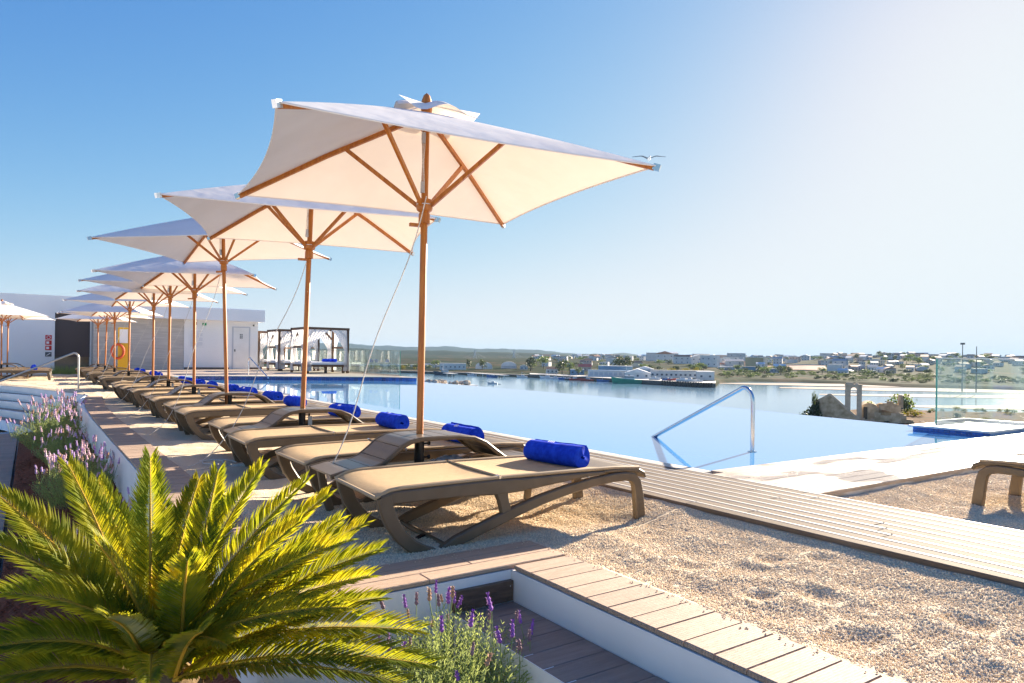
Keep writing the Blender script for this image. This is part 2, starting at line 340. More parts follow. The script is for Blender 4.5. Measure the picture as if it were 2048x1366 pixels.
def special_materials():
    # pool water: clear mirror over a pale blue basin
    m = mat('pool_water', (0.10, 0.30, 0.60), 0.015, ior=1.75, bump=0.03, bscale=2.2, bstretch=(1, 1, 1))
    # river
    m = mat('river', (0.10, 0.22, 0.33), 0.10, (0.16, 0.27, 0.36), 0.004, (1, 2.5, 1), ior=1.33, bump=0.35, bscale=0.35, bstretch=(1, 2, 1))
    # glass
    g = bpy.data.materials.new('glass'); g.use_nodes = True; MATS['glass'] = g
    N = g.node_tree.nodes; L = g.node_tree.links; N.clear()
    o = N.new('ShaderNodeOutputMaterial'); t = N.new('ShaderNodeBsdfTransparent'); gl = N.new('ShaderNodeBsdfGlossy'); df = N.new('ShaderNodeBsdfDiffuse')
    t.inputs[0].default_value = (0.90, 0.96, 0.945, 1); gl.inputs['Roughness'].default_value = 0.02; df.inputs[0].default_value = (0.75, 0.85, 0.83, 1)
    lw_ = N.new('ShaderNodeLayerWeight'); pf = N.new('ShaderNodeMath'); pf.operation = 'POWER'; pf.inputs[1].default_value = 4.0
    fr = N.new('ShaderNodeMath'); fr.operation = 'MULTIPLY_ADD'; fr.inputs[1].default_value = 0.8; fr.inputs[2].default_value = 0.03
    lw_.inputs['Blend'].default_value = 0.5; L.new(lw_.outputs['Facing'], pf.inputs[0]); L.new(pf.outputs[0], fr.inputs[0])
    mx = N.new('ShaderNodeMixShader'); mx2 = N.new('ShaderNodeMixShader')
    tc = N.new('ShaderNodeTexCoord'); mp = N.new('ShaderNodeMapping'); mp.inputs['Scale'].default_value = (3, 3, 0.6)
    nz = N.new('ShaderNodeTexNoise'); nz.inputs['Scale'].default_value = 2.5; nz.inputs['Detail'].default_value = 6
    mr = N.new('ShaderNodeMapRange'); mr.inputs['From Min'].default_value = 0.4; mr.inputs['From Max'].default_value = 0.8; mr.inputs['To Max'].default_value = 0.28; mr.inputs['To Min'].default_value = 0.03
    L.new(tc.outputs['Object'], mp.inputs[0]); L.new(mp.outputs[0], nz.inputs['Vector']); L.new(nz.outputs[0], mr.inputs['Value'])
    L.new(mr.outputs[0], mx2.inputs[0]); L.new(t.outputs[0], mx2.inputs[1]); L.new(df.outputs[0], mx2.inputs[2])
    L.new(fr.outputs[0], mx.inputs[0]); L.new(mx2.outputs[0], mx.inputs[1]); L.new(gl.outputs[0], mx.inputs[2]); L.new(mx.outputs[0], o.inputs[0])
    mat('glass_edge', (0.10, 0.38, 0.26), 0.15)
    # boards with wet patches by the pool
    m = mat('plank_wet', (0.36, 0.28, 0.21), 0.5, (0.43, 0.345, 0.27), 5, (0.9, 9, 1), bump=0.15, bscale=40, bstretch=(1, 8, 1), rand=0.07, spec=0.35)
    N = m.node_tree.nodes; L = m.node_tree.links; b = N['Principled BSDF']
    ge = N.new('ShaderNodeNewGeometry'); nz = N.new('ShaderNodeTexNoise'); nz.inputs['Scale'].default_value = 1.3; nz.inputs['Detail'].default_value = 2
    mp = N.new('ShaderNodeMapping'); mp.inputs['Scale'].default_value = (0.7, 1.6, 1)
    L.new(ge.outputs['Position'], mp.inputs[0]); L.new(mp.outputs[0], nz.inputs['Vector'])
    mr = N.new('ShaderNodeMapRange'); mr.inputs['From Min'].default_value = 0.50; mr.inputs['From Max'].default_value = 0.58
    mr.inputs['To Min'].default_value = 0.5; mr.inputs['To Max'].default_value = 0.16
    L.new(nz.outputs[0], mr.inputs['Value']); L.new(mr.outputs[0], b.inputs['Roughness'])
    # far land: scrub, dry grass and bare earth
    m = mat('land', (0.072, 0.052, 0.030), 0.95, (0.018, 0.032, 0.013), 0.03, detail=8, lo=0.40, hi=0.50, spec=0.02)
    mat('hills', (0.035, 0.048, 0.024), 0.95, (0.018, 0.030, 0.018), 0.004, detail=8, spec=0.02)
    mat('sand', (0.42, 0.34, 0.28), 0.8, (0.34, 0.29, 0.25), 0.02, spec=0.02)
    mat('promontory', (0.12, 0.056, 0.028), 0.95, (0.075, 0.048, 0.022), 0.15, detail=6, bump=0.6, bscale=1.0, spec=0.02)
special_materials()

# ------------------------------------------------------------------ terrace ground
PITS = [(2.75, 1.55, .12), (3.1, 1.9, .10), (2.95, 2.6, .09), (3.35, 2.35, .08), (2.8, 1.12, .12), (3.3, 1.35, .10), (3.55, 2.2, .07), (2.85, 2.05, .07)]
def gravel_z(x, y):
    n = noise.noise(Vector((x * 1.7, y * 1.7, 3.1))) * 0.030 + noise.noise(Vector((x * 4.3, y * 4.3, 9.0))) * 0.019 + noise.noise(Vector((x * 9, y * 9, 1.0))) * 0.010 + noise.noise(Vector((x * 24, y * 24, 1.0))) * 0.004
    for px, py, r in PITS:
        q = ((x - px) ** 2 + (y - py) ** 2) / (r * r)
        if q < 6:
            q *= 1 + .9 * noise.noise(Vector((x * 6, y * 6, px)))
            n -= 0.022 * math.exp(-max(q, 0) * 1.5) - 0.010 * math.exp(-((math.sqrt(max(q, 0)) - 1.4) ** 2) * 5)
    e = max(0, 1 - abs(x - 2.47) / 0.35)
    k = max(0, 1 - abs(x - 3.82) / .6); r = max(0, 1 - abs(y - 3.07) / .4) if x > 4.5 else 0
    z = 0.030 + n * (1 - .6 * max(k, r)) + .072 * k ** 1.4 + .05 * r * r
    return max(z, .036) if (x < 2.52 and y < 3.6) else z
def height_sheet(xs, ys, fn):
    b = MB(); nx, ny = len(xs), len(ys)
    b.v = [(x, y, fn(x, y)) for x in xs for y in ys]
    b.f = [(i * ny + j, (i + 1) * ny + j, (i + 1) * ny + j + 1, i * ny + j + 1) for i in range(nx - 1) for j in range(ny - 1)]
    b.mi = [0] * len(b.f); return b
def rng(a, b, st):
    n = max(1, int(round((b - a) / st))); return [a + (b - a) * i / n for i in range(n + 1)]
ys_far = rng(6.5, 12, .08)[1:] + rng(12, 38.2, .3)[1:]
for o in (height_sheet(rng(2.465, 3.815, .025), rng(0.3, 3.36, .025), gravel_z).build('ground', 'gravel', smooth=True, ang=180),
          height_sheet(rng(1.165, 3.815, .03), rng(3.36, 6.5, .03) + ys_far, gravel_z).build('ground', 'gravel', smooth=True, ang=180),
          height_sheet(rng(4.93, 12.3, .05), rng(-1.0, 3.07, .04), gravel_z).build('ground', 'gravel', smooth=True, ang=180)):
    tag(o, kind='structure')
ARC = [[(-9, 33), (-3, 30.6), (-.79, 27.2), (0, 25.2), (.72, 22.6), (1.17, 20.9)],
       [(-9, 32.1), (-3, 29.6), (-.76, 26.3), (0, 24.55), (.72, 22.1), (.85, 21.4)],
       [(-9, 31.3), (-3, 28.8), (-.74, 25.55), (0, 23.8), (.55, 22.0), (.84, 20.7)],
       [(-9, 30.4), (-3, 27.8), (-.71, 24.6), (-.11, 22.9), (.4, 21.2), (.83, 19.6)],
       [(-9, 29.0), (-3, 26.4), (-.67, 23.4), (-.33, 21.9), (-.05, 20.4), (.1, 19.2)]]
g = MB()
xs = rng(-14, 1.168, .25)
for xa, xb in zip(xs, xs[1:]):
    for t in range(24):
        pts = []
        for (x, tt) in ((xa, t), (xb, t), (xb, t + 1), (xa, t + 1)):
            y = lerp(interp(ARC[0], x), 38.2, tt / 24); pts.append((x, y, gravel_z(x, y) * (1 if tt else 0) + 0.006))
        g.add(pts, [(0, 1, 2, 3)])
tag(g.build('ground', 'gravel', smooth=True, ang=180), kind='structure')

# the pebbles that can be told apart, lying on the bed near the camera
def pebbles(name, sheets, label):
    base = MB()
    for xs, ys in sheets:
        h = height_sheet(xs, ys, lambda x, y: gravel_z(x, y) + 0.001); base.add(h.v, h.f)
    o = base.build(name, 'pebble'); tag(o, label, 'gravel', kind='stuff')
    ng = bpy.data.node_groups.new(name, 'GeometryNodeTree')
    ng.interface.new_socket('Geometry', in_out='INPUT', socket_type='NodeSocketGeometry'); ng.interface.new_socket('Geometry', in_out='OUTPUT', socket_type='NodeSocketGeometry')
    N = ng.nodes; L = ng.links
    gi = N.new('NodeGroupInput'); go = N.new('NodeGroupOutput')
    dp = N.new('GeometryNodeDistributePointsOnFaces'); dp.inputs['Density'].default_value = 10500
    ic = N.new('GeometryNodeMeshIcoSphere'); ic.inputs['Radius'].default_value = 1.0; ic.inputs['Subdivisions'].default_value = 1
    ss = N.new('GeometryNodeSetShadeSmooth'); sm = N.new('GeometryNodeSetMaterial'); sm.inputs['Material'].default_value = MATS['pebble']
    ip = N.new('GeometryNodeInstanceOnPoints')
    rr = N.new('FunctionNodeRandomValue'); rr.data_type = 'FLOAT_VECTOR'; rr.inputs[1].default_value = (6.28, 6.28, 6.28)
    rs = N.new('FunctionNodeRandomValue'); rs.data_type = 'FLOAT_VECTOR'; rs.inputs[0].default_value = (.0030, .0026, .0026); rs.inputs[1].default_value = (.0072, .0060, .0054)
    L.new(gi.outputs[0], dp.inputs['Mesh']); L.new(dp.outputs['Points'], ip.inputs['Points'])
    L.new(ic.outputs['Mesh'], ss.inputs[0]); L.new(ss.outputs[0], sm.inputs[0]); L.new(sm.outputs[0], ip.inputs['Instance'])
    L.new(rr.outputs[0], ip.inputs['Rotation']); L.new(rs.outputs[0], ip.inputs['Scale'])
    L.new(ip.outputs[0], go.inputs[0])
    md = o.modifiers.new('scatter', 'NODES'); md.node_group = ng
    return o
pebbles('gravel', [(rng(2.475, 3.80, .05), rng(0.5, 3.36, .05)), (rng(1.18, 3.80, .05), rng(3.385, 5.2, .05))], 'pale beige gravel in the bed between palm planter and slatted deck')
pebbles('gravel', [(rng(4.97, 8.6, .06), rng(1.3, 3.05, .06))], 'pale beige gravel beyond the slatted deck around the lone lounger')

def plank(name, me_cache, key, dims, m, parent, loc, ch=0.004):
    if key not in me_cache:
        x, y, z = dims; me_cache[key] = MB().box(0, x, 0, y, -z, 0, ch=ch).mesh(name, m)
    return ob(name, me_cache[key], parent, loc)
PK = {}

sp = MB(); rc = random.Random(9)
for _ in range(130):
    if rc.random() < .6: x = 2.47 - abs(rc.gauss(0, .03)); y = rc.uniform(.8, 3.3)
    else: x = rc.uniform(1.3, 2.45); y = 3.385 - abs(rc.gauss(0, .04))
    r_ = rc.uniform(.0028, .006); c_ = Vector((x, y, .051 + r_ * .5))
    sp.add([c_ + Vector(q) * r_ for q in ((1, 0, -.2), (0, 1, 0), (-1, 0, .1), (0, -1, 0), (0, 0, .75), (0, 0, -.75))], [(0, 1, 4), (1, 2, 4), (2, 3, 4), (3, 0, 4), (1, 0, 5), (2, 1, 5), (3, 2, 5), (0, 3, 5)])
tag(sp.build('gravel', 'pebble'), 'stray pebbles spilled onto the plank kerb', 'gravel', kind='stuff')
# walls of the planters (white) with plank kerbs on top
pw = MB().box(2.10, 2.20, -0.6, 3.12, -0.30, 0.024).build('planter_wall', 'white_paint'); tag(pw, 'white rendered step wall under the plank kerb beside the gravel', 'wall')
for k in range(25):
    plank('plank', PK, 'kerbA', (.366, .1425, .020), 'plank_kerb', pw, (2.106 + random.uniform(-.002, .002), 3.0165 - (k + 1) * .145 + .0022, .050 + random.uniform(-.001, .001)))
pw = MB().box(.83, 2.098, 3.035, 3.135, -1.1, 0.024).build('planter_wall', 'white_paint'); tag(pw, 'white rendered cross wall behind the lavender and palm', 'wall')
for k, yy in enumerate((3.041, 3.158, 3.275)):
    cut = (1.62, 1.93, 1.30)[k]
    for x0, x1 in ((1.20, cut), (cut + .003, 2.47)):
        plank('plank', PK, ('B', k, x0), (x1 - x0, .1145, .020), 'plank_run', pw, (x0, yy, .050))
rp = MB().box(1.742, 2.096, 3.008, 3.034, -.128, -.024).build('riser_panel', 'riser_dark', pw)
MB().lathe([(.0, 0), (.004, 0.0), (.004, .003), (0, .004)], 8).build('screw', 'metal', rp, loc=(2.075, 3.007, -.05)).rotation_euler = (R(90), 0, 0)
pw = MB().box(.83, .93, 3.137, 17.6, -1.1, 0.024).build('planter_wall', 'white_paint'); tag(pw, 'long white planter wall beside the mulch bed with lavender', 'wall')
k = 0; y = 3.02
while y < 19.4:
    plank('plank', PK, 'kerbC', (.346, .1425, .020), 'plank_kerb', pw, (.836 + interp([(0, 0), (13, 0), (16, .05), (20, .28)], y) + random.uniform(-.002, .002), y, .050 + random.uniform(-.001, .001)))
    y += .145
gw = MB()
cv = [(.83, 17.6), (.84, 18.0), (.90, 18.6), (1.0, 19.4), (1.12, 20.3), (1.18, 20.9)]
for (xa, ya), (xb, yb) in zip(cv, cv[1:]):
    gw.add([(xa, ya, -1.1), (xb, yb, -1.1), (xb, yb, .02), (xa, ya, .02), (xa + .1, ya, -1.1), (xb + .1, yb, -1.1), (xb + .1, yb, .02), (xa + .1, ya, .02)],
           [(0, 3, 2, 1), (4, 5, 6, 7), (3, 7, 6, 2)])
gw.build('wall_end', 'white_paint', pw)
# lower step: planks and its planter wall
pw = MB().box(1.742, 1.80, -0.6, 3.006, -0.75, -0.134).build('planter_wall', 'white_paint'); tag(pw, 'low white planter wall edging the shaded plank step', 'wall')
sb = MB().box(1.802, 2.098, -0.6, 3.006, -.30, -.162).build('step', 'concrete'); tag(sb, kind='structure')
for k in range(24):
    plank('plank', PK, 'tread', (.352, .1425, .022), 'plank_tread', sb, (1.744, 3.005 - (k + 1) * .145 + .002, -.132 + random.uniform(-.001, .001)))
# mulch bed and lower path
def mulch_z(x, y):
    t = max(0, min(1, (x + .2) / 1.0))
    return lerp(-.90, -.42, t) + noise.noise(Vector((x * 2.5, y * 2.5, 0))) * .05 + noise.noise(Vector((x * 14, y * 14, 0))) * .02
tag(height_sheet(rng(-.2, .832, .04), rng(2.0, 20.4, .05), mulch_z).build('mulch_bed', 'mulch', smooth=True, ang=180), kind='structure')
tag(height_sheet(rng(-.6, 1.745, .04), rng(-.6, 3.04, .04), lambda x, y: mulch_z(x, y) + .012 - .1).build('mulch_bed', 'mulch', smooth=True, ang=180), kind='structure')
chips = MB(); rc = random.Random(5)
for _ in range(5200):
    x = rc.uniform(-.18, .8); y = 4.2 + 11 * rc.random() ** 1.6; z = mulch_z(x, y) + .006; a = rc.uniform(0, 6.28); l = rc.uniform(.012, .035); w = l * .3; t = rc.uniform(-.4, .4)
    dx, dy = math.cos(a), math.sin(a)
    chips.add([(x - dx * l - dy * w, y - dy * l + dx * w, z), (x - dx * l + dy * w, y - dy * l - dx * w, z), (x + dx * l + dy * w, y + dy * l - dx * w, z + l * t + .008), (x + dx * l - dy * w, y + dy * l + dx * w, z + l * t + .012)], [(0, 1, 2, 3)])
tag(chips.build('mulch', 'mulch'), 'red brown bark chips scattered over the lavender bed', 'mulch', kind='stuff')
lp = MB().box(-7, -.24, .5, 22.0, -1.2, -.974).build('path', 'concrete'); tag(lp, kind='structure')
for k in range(int((21.5 - 4.0) / .145)):
    plank('plank', PK, 'path', (3.2, .1405, .022), 'plank_kerb', lp, (-3.44, 4.0 + k * .145, -.950))
# curved steps rising to the gravel, white risers and plank treads
for i, arc in enumerate(ARC):
    zt = -.19 * i; zb = zt - .19 - (.06 if i == 4 else .02)
    fine = []
    for (xa, ya), (xb, yb) in zip(arc, arc[1:]):
        for t in range(6): fine.append((lerp(xa, xb, t / 6), lerp(ya, yb, t / 6)))
    fine.append(arc[-1])
    for _ in range(3):
        fine = [fine[0]] + [((a[0] + 2 * b[0] + c[0]) / 4, (a[1] + 2 * b[1] + c[1]) / 4) for a, b, c in zip(fine, fine[1:], fine[2:])] + [fine[-1]]
    b = MB(); n = len(fine)
    for (x, y) in fine: b.v += [(x, y, zb), (x, y, zt), (x + .02, y + .12, zt), (x + .02, y + .12, zb)]
    for k in range(n - 1):
        q = 4 * k; b.f += [(q, q + 4, q + 5, q + 1), (q + 1, q + 5, q + 6, q + 2), (q + 2, q + 6, q + 7, q + 3)]
    b.f += [(0, 1, 2, 3), (4 * n - 1, 4 * n - 2, 4 * n - 3, 4 * n - 4)]; b.mi = [0] * len(b.f)
    st = b.build('step', 'white_paint'); tag(st, kind='structure')
    if i:
        t = MB(); up = ARC[i - 1]
        for (xa, ya), (xb, yb) in zip(fine, fine[1:]):
            t.add([(xa, ya + .11, zt - .004), (xb, yb + .11, zt - .004), (xb, yb + 2.0, zt - .004), (xa, ya + 2.0, zt - .004)], [(0, 1, 2, 3)])
        t.build('tread', 'plank_kerb', st)
# handrail by the steps
hr = empty('handrail', (1.12, 23.3, 0)); tag(hr, 'steel handrail beside the curved white steps', 'handrail')
MB().tube([(0, 0, -.02), (0, 0, .94), (-.02, 0, 1.0), (-.06, 0.02, 1.05), (-.12, .04, 1.06), (-.25, .08, 1.0), (-2.2, 0.35, .08), (-2.6, .4, -.12)], .026, 10).build('rail', 'steel_warm', hr, smooth=True)
MB().lathe([(.06, 0), (.06, .012), (.03, .016)], 12).build('flange', 'steel_warm', hr)

# slatted deck along the pool
DECK_Y0, DECK_Y1 = -1.2, 27.6
deck = MB().box(3.82, 4.99, DECK_Y0, DECK_Y1, -.35, .104).build('pool_deck', 'mud_edge'); tag(deck, kind='structure')
nb = 9; pitch = 1.175 / nb
for i in range(nb):
    y = DECK_Y0 - random.uniform(0, 1.5); x = 3.812 + i * pitch
    while y < DECK_Y1:
        ln = 2.4; y1 = min(y + ln, DECK_Y1); y0 = max(y, DECK_Y0)
        if y1 - y0 > .3:
            plank('plank', PK, ('deck', round(y1 - y0, 2)), (pitch - .041, y1 - y0 - .002, .03), 'plank_grey', deck, (x, y0, .130 + random.uniform(-.0012, .0012)), .005)
            plank('joint_strip', PK, ('strip', round(y1 - y0, 2)), (.034, y1 - y0 - .004, .03), 'strip_pale', deck, (x + pitch - .038, y0, .1315), .006)
        y += ln
b = MB().box(4.992, 5.15, 4.20, DECK_Y1, -.3, .100).build('pool_coping', 'concrete'); tag(b, kind='structure')
y = 4.22
while y < 27.4:
    plank('coping_stone', PK, 'cop', (.135, .596, .03), 'coping', b, (4.993, y, .1285 + random.uniform(-.001, .001)), .008); y += .6
# plank deck across the end of the pool
deck2 = MB().box(4.945, 12.35, 3.085, 4.235, -.35, .104).build('pool_deck', 'mud_edge'); tag(deck2, kind='structure')
for i in range(8):
    x = 4.95 - random.uniform(0, 1.6)
    while x < 12.3:
        x0, x1 = max(x, 4.95 if i < 7 else 5.13), min(x + 2.2, 12.3)
        if x1 - x0 > .2: plank('plank', PK, ('d2', round(x1 - x0, 2)), (x1 - x0 - .004, .141, .03), 'plank_wet', deck2, (x0, 3.082 + i * .1445, .131 + random.uniform(-.001, .001)), .005)
        x += 2.2
# pool
PW = [(5.10, 4.22), (11.95, 4.22), (11.75, 5.3), (12.05, 7.9), (12.42, 10.5), (12.48, 17.0), (12.36, 24.6), (11.45, 25.7), (5.10, 28.1)]
wz = .112
b = MB(); b.add([(x, y, wz) for x, y in PW] + [(x, y, -1.3) for x, y in PW], [tuple(range(9))])
tag(b.build('pool_water', 'pool_water'), kind='structure')
# infinity edge: tiled weir wall below the water line
b = MB()
for (xa, ya), (xb, yb) in zip(PW[2:7], PW[3:7]):
    b.add([(xa, ya, wz - .004), (xb, yb, wz - .004), (xb + .14, yb, wz - .010), (xa + .14, ya, wz - .010), (xb + .14, yb, -1.6), (xa + .14, ya, -1.6)], [(0, 1, 2, 3), (3, 2, 4, 5)])
tag(b.build('pool_weir', 'tile_blue'), kind='structure')
# tiled face of the far pool end
def tile_face(parent, p0, p1, z0, z1, n, rows, name='tile'):
    p0 = Vector(p0); p1 = Vector(p1); t = (p1 - p0); l = t.length; t.normalize(); nrm = Vector((t.y, -t.x))
    w = l / n; h = (z1 - z0) / rows; g = .006
    key = ('tile', round(w, 4), round(h, 4))
    if key not in PK: PK[key] = MB().box(g / 2, w - g / 2, -.008, 0, g / 2, h - g / 2).mesh('tile', 'tile_blue')
    for i in range(n):
        for j in range(rows):
            q = p0 + t * (w * i); o = ob(name, PK[key], parent, (q.x, q.y, z0 + j * h), math.atan2(t.y, t.x))
fe = MB().add([(5.0, 28.12, -.6), (11.45, 25.72, -.6), (12.42, 24.62, -.6), (12.42, 24.62, .235), (11.45, 25.72, .235), (5.0, 28.12, .235),
               (5.0, 30, .235), (12.42, 30, .235)], [(0, 1, 4, 5), (1, 2, 3, 4), (5, 4, 3, 7, 6)]).build('pool_end', 'grout'); tag(fe, kind='structure')
tile_face(fe, (5.12, 28.065), (11.44, 25.71), .10, .225, 44, 1)
tile_face(fe, (11.45, 25.70), (12.40, 24.62), .10, .225, 10, 1)
b = MB(); fp = [(5.0, 27.95), (11.42, 25.56), (12.46, 24.4)]
for (xa, ya), (xb, yb) in zip(fp, fp[1:]):
    b.add([(xa, ya, .232), (xb, yb, .232), (xb, yb, .262), (xa, ya, .262), (xb + .05, yb + .45, .262), (xa + .05, ya + .45, .262)], [(0, 1, 2, 3), (3, 2, 4, 5)])
b.build('coping_stone', 'coping', fe)
fd = MB().add([(3.8, 27.5, .255), (5.0, 28.2, .255), (11.45, 25.8, .255), (12.5, 24.6, .255), (12.5, 45, .255), (3.8, 45, .255)], [(0, 1, 2, 3, 4, 5)]).build('pool_deck', 'plank_far'); tag(fd, kind='structure')
# tiled corner block with white slab under the glass at the near end of the pool
cb = empty('pool_corner_block', (0, 0, 0)); tag(cb, 'blue tiled pool corner block capped by a white slab', 'block')
MB().box(11.0, 12.5, 4.242, 5.28, -.8, .166).build('core', 'grout', cb)
tile_face(cb, (11.0 - .001, 5.275), (11.0 - .001, 4.25), .085, .165, 14, 2)
MB().box(10.95, 12.55, 4.236, 5.33, .168, .196, ch=.006).build('slab', 'white_paint', cb)
# ledge with stones beyond the weir
lg = MB().box(12.56, 14.6, 23.6, 25.4, -.6, -.02).build('stone_ledge', 'concrete'); tag(lg, 'grey ledge carrying loose stones beyond the pool corner', 'ledge')
for k in range(22):
    r = random.uniform(.08, .17); s = MB().lathe([(0, -r * .5), (r * .8, -r * .4), (r, 0), (r * .7, r * .5), (0, r * .62)], 7)
    s.v = [(x + random.uniform(-.02, .02), y + random.uniform(-.02, .02), z + random.uniform(-.02, .02)) for x, y, z in s.v]
    s.build('stone', 'stone_grey', lg, loc=(random.uniform(12.7, 14.4), random.uniform(23.8, 25.2), .02 + r * .3))
# the hotel storeys below the terrace
tag(MB().box(-30, 12.62, -25, 60, -19.3, -1.25).build('terrace_slab', 'white_wall'), kind='structure')

# pool handrails
def pool_rail(loc, rz, label, sc_=1.0):
    e = empty('pool_handrail', loc, rz); tag(e, label, 'handrail')
    pts = [(0, 0, -.25), (0, 0, .52)]
    for k in range(1, 9):
        a = R(122) * k / 8; pts.append((0, .115 * (1 - math.cos(a)), .52 + .155 * math.sin(a)))
    x, y, z = pts[-1]
    for k in range(1, 8): pts.append((0, lerp(y, 1.62, k / 7), lerp(z, -.06, k / 7)))
    if sc_ != 1: pts = [(a * sc_, b * sc_, c * sc_) for a, b, c in pts]
    MB().tube(pts, .0235, 12).build('rail', 'steel', e, smooth=True)
    MB().lathe([(.05, 0), (.05, .006), (.03, .01)], 14).build('flange', 'steel', e, loc=(0, 0, .003))
pool_rail((6.70, 4.95, .112), R(-3), 'steel grab rail rising from the pool beside the end deck', 1.06)
pool_rail((7.0, 28.35, .26), R(180 + 12), 'thin steel grab rail at the far tiled end of the pool', 1.0)

# glass balustrades
def glass_fence(pts, z0, z1, label, cap=True):
    x, y = pts[0]; e = empty('glass_balustrade', (x, y, z0)); tag(e, label, 'balustrade')
    for (xa, ya), (xb, yb) in zip(pts, pts[1:]):
        a = Vector((xa - x, ya - y)); b = Vector((xb - x, yb - y)); t = (b - a).normalized(); g = .012
        a = a + t * g; b = b - t * g
        p = MB().bar((a.x, a.y, (z1 - z0) / 2), (b.x, b.y, (z1 - z0) / 2), .016, z1 - z0).build('pane', 'glass', e)
        for q in ((a,) if (xa, ya) == pts[0] else ()): MB().box(-.009, .009, -.009, .009, 0, z1 - z0).build('pane_edge', 'glass_edge', p, loc=(q.x, q.y, 0))
        if cap: MB().bar((a.x, a.y, z1 - z0 + .011), (b.x, b.y, z1 - z0 + .011), .034, .018).build('cap_rail', 'metal', e)
        MB().bar((a.x, a.y, .035), (b.x, b.y, .035), .05, .055).build('channel', 'metal', e)
glass_fence([(11.36, 5.12), (12.32, 5.10), (12.32, 4.02), (12.32, 2.9), (12.32, 1.8), (12.32, .7)], .197, 1.20, 'clear glass balustrade with metal cap beside the pool corner block')
glass_fence([(12.32, 25.9)] + [(12.32, 25.9 + 1.55 * k) for k in range(1, 10)], .262, 1.30, 'row of clear glass panes behind the curtained day beds', False)

# ------------------------------------------------------------------ sun loungers
LW = 0.74
def make_lounger():
    root = empty('sun_lounger', (0, 0, 0))
    def sling(x0, x1, prof, name):
        b = MB(); n = 14
        def top(u, v):
            x = lerp(x0, x1, u); y = lerp(.03, LW - .03, v)
            return (x, y, interp(prof, x) - .014 * (1 - (2 * v - 1) ** 2) * min(1, u * 6, (1 - u) * 6 + .3))
        b.grid(n, 8, top); b.grid(n, 8, lambda u, v: (lambda p: (p[0], p[1], p[2] - .012))(top(u, 1 - v)))
        o = b.build(name, 'sling', root, True)
        e = MB()
        for y in (.022, LW - .022): e.tube([(lerp(x0, x1, k / 10), y, interp(prof, lerp(x0, x1, k / 10)) + .002) for k in range(11)], .0125, 7)
        e.tube([(x0 + .006, .022, interp(prof, x0)), (x0 + .006, LW - .022, interp(prof, x0))], .010, 6)
        e.build('hem', 'sling_edge', o, True)
        return o
    sling(.0, .785, [(0, .330), (.03, .348), (.08, .364), (.15, .373), (.4, .377), (.79, .381)], 'seat_sling')
    sling(.80, 1.915, [(.8, .381), (1.3, .379), (1.7, .374), (1.92, .360)], 'back_sling')
    leg = [(.048, .335), (.062, .27), (.094, .19), (.15, .105), (.215, .045), (.30, .0), (.42, -.035)]
    dia = [(.36, -.03), (.5, .035), (.7, .10), (.9, .165), (1.1, .221), (1.3, .263), (1.5, .295), (1.68, .311), (1.79, .312), (1.855, .297), (1.89, .262), (1.905, .2), (1.918, .1), (1.935, -.05)]
    for y0 in (0.0, LW - .046):
        MB().strip([(.03, .318), (.10, .325), (.3, .328), (.55, .330), (.78, .326), (.95, .327), (1.15, .337), (1.35, .347), (1.6, .352)],
                   [.05, .07, .072, .078, .092, .08, .06, .04, .02], y0, y0 + .04).build('side_rail', 'bronze', root, True)
        MB().strip(leg, [.085, .085, .082, .078, .074, .068, .05], y0 - .003, y0 + .049).build('front_leg', 'bronze', root, True)
        MB().strip(dia, [.045, .062, .066, .066, .064, .062, .06, .058, .06, .066, .074, .078, .082, .086], y0, y0 + .046).build('rear_leg', 'bronze', root, True)
        MB().strip([(.80, .31), (.815, .25), (.845, .145)], [.10, .07, .075], y0 + .003, y0 + .043).build('strut', 'bronze', root, True)
        h = MB().tube([(.79, y0 + .012, .386), (.79, y0 + .05, .386)], .012, 8); h.build('hinge', 'steel', root, True)
    MB().strip([(1.60, .358), (1.80, .357), (1.90, .345), (1.955, .318), (1.968, .292)], [.016, .03, .036, .034, .02], .008, LW - .008).build('head_bar', 'bronze', root, True)
    MB().tube([(.075, .03, .315), (.075, LW - .03, .315)], .02, 8).build('cross_bar', 'bronze', root, True)
    MB().tube([(.45, .03, .005), (.45, LW - .03, .005)], .018, 8).build('cross_bar', 'bronze', root, True)
    MB().tube([(1.86, .03, .29), (1.86, LW - .03, .29)], .02, 8).build('cross_bar', 'bronze', root, True)
    return root

def towel_mesh():
    b = MB(); L = .44; n = 26; turns = 4.2; m = 78; th = .0145
    def fn(side):
        def f(u, v):
            a = turns * 2 * math.pi * u
            r = .012 + .0145 * turns * u + (side * th * .5)
            y = (v - .5) * (L - .012 * u) + .006 * math.sin(a * 2)
            w = 1 + .05 * noise.noise(Vector((u * 5, v * 3, 2))) + .03 * noise.noise(Vector((u * 30, v * 9, 5)))
            r *= w
            return (r * math.cos(a), y, r * math.sin(a) * (0.97))
        return f
    b.grid(m, n, fn(1)); b.grid(m, n, fn(-1))
    # close the two rolled ends and the loose edge
    o = 0; st = n + 1; off = (m + 1) * st
    for i in range(m):
        for j in (0, n): b.f.append((i * st + j, (i + 1) * st + j, off + (i + 1) * st + j, off + i * st + j)); b.mi.append(0)
    for j in range(n): b.f.append((m * st + j, m * st + j + 1, off + m * st + j + 1, off + m * st + j)); b.mi.append(0)
    return b.mesh('towel', 'towel', True, 60)
TOWEL = towel_mesh()
eb = MB()
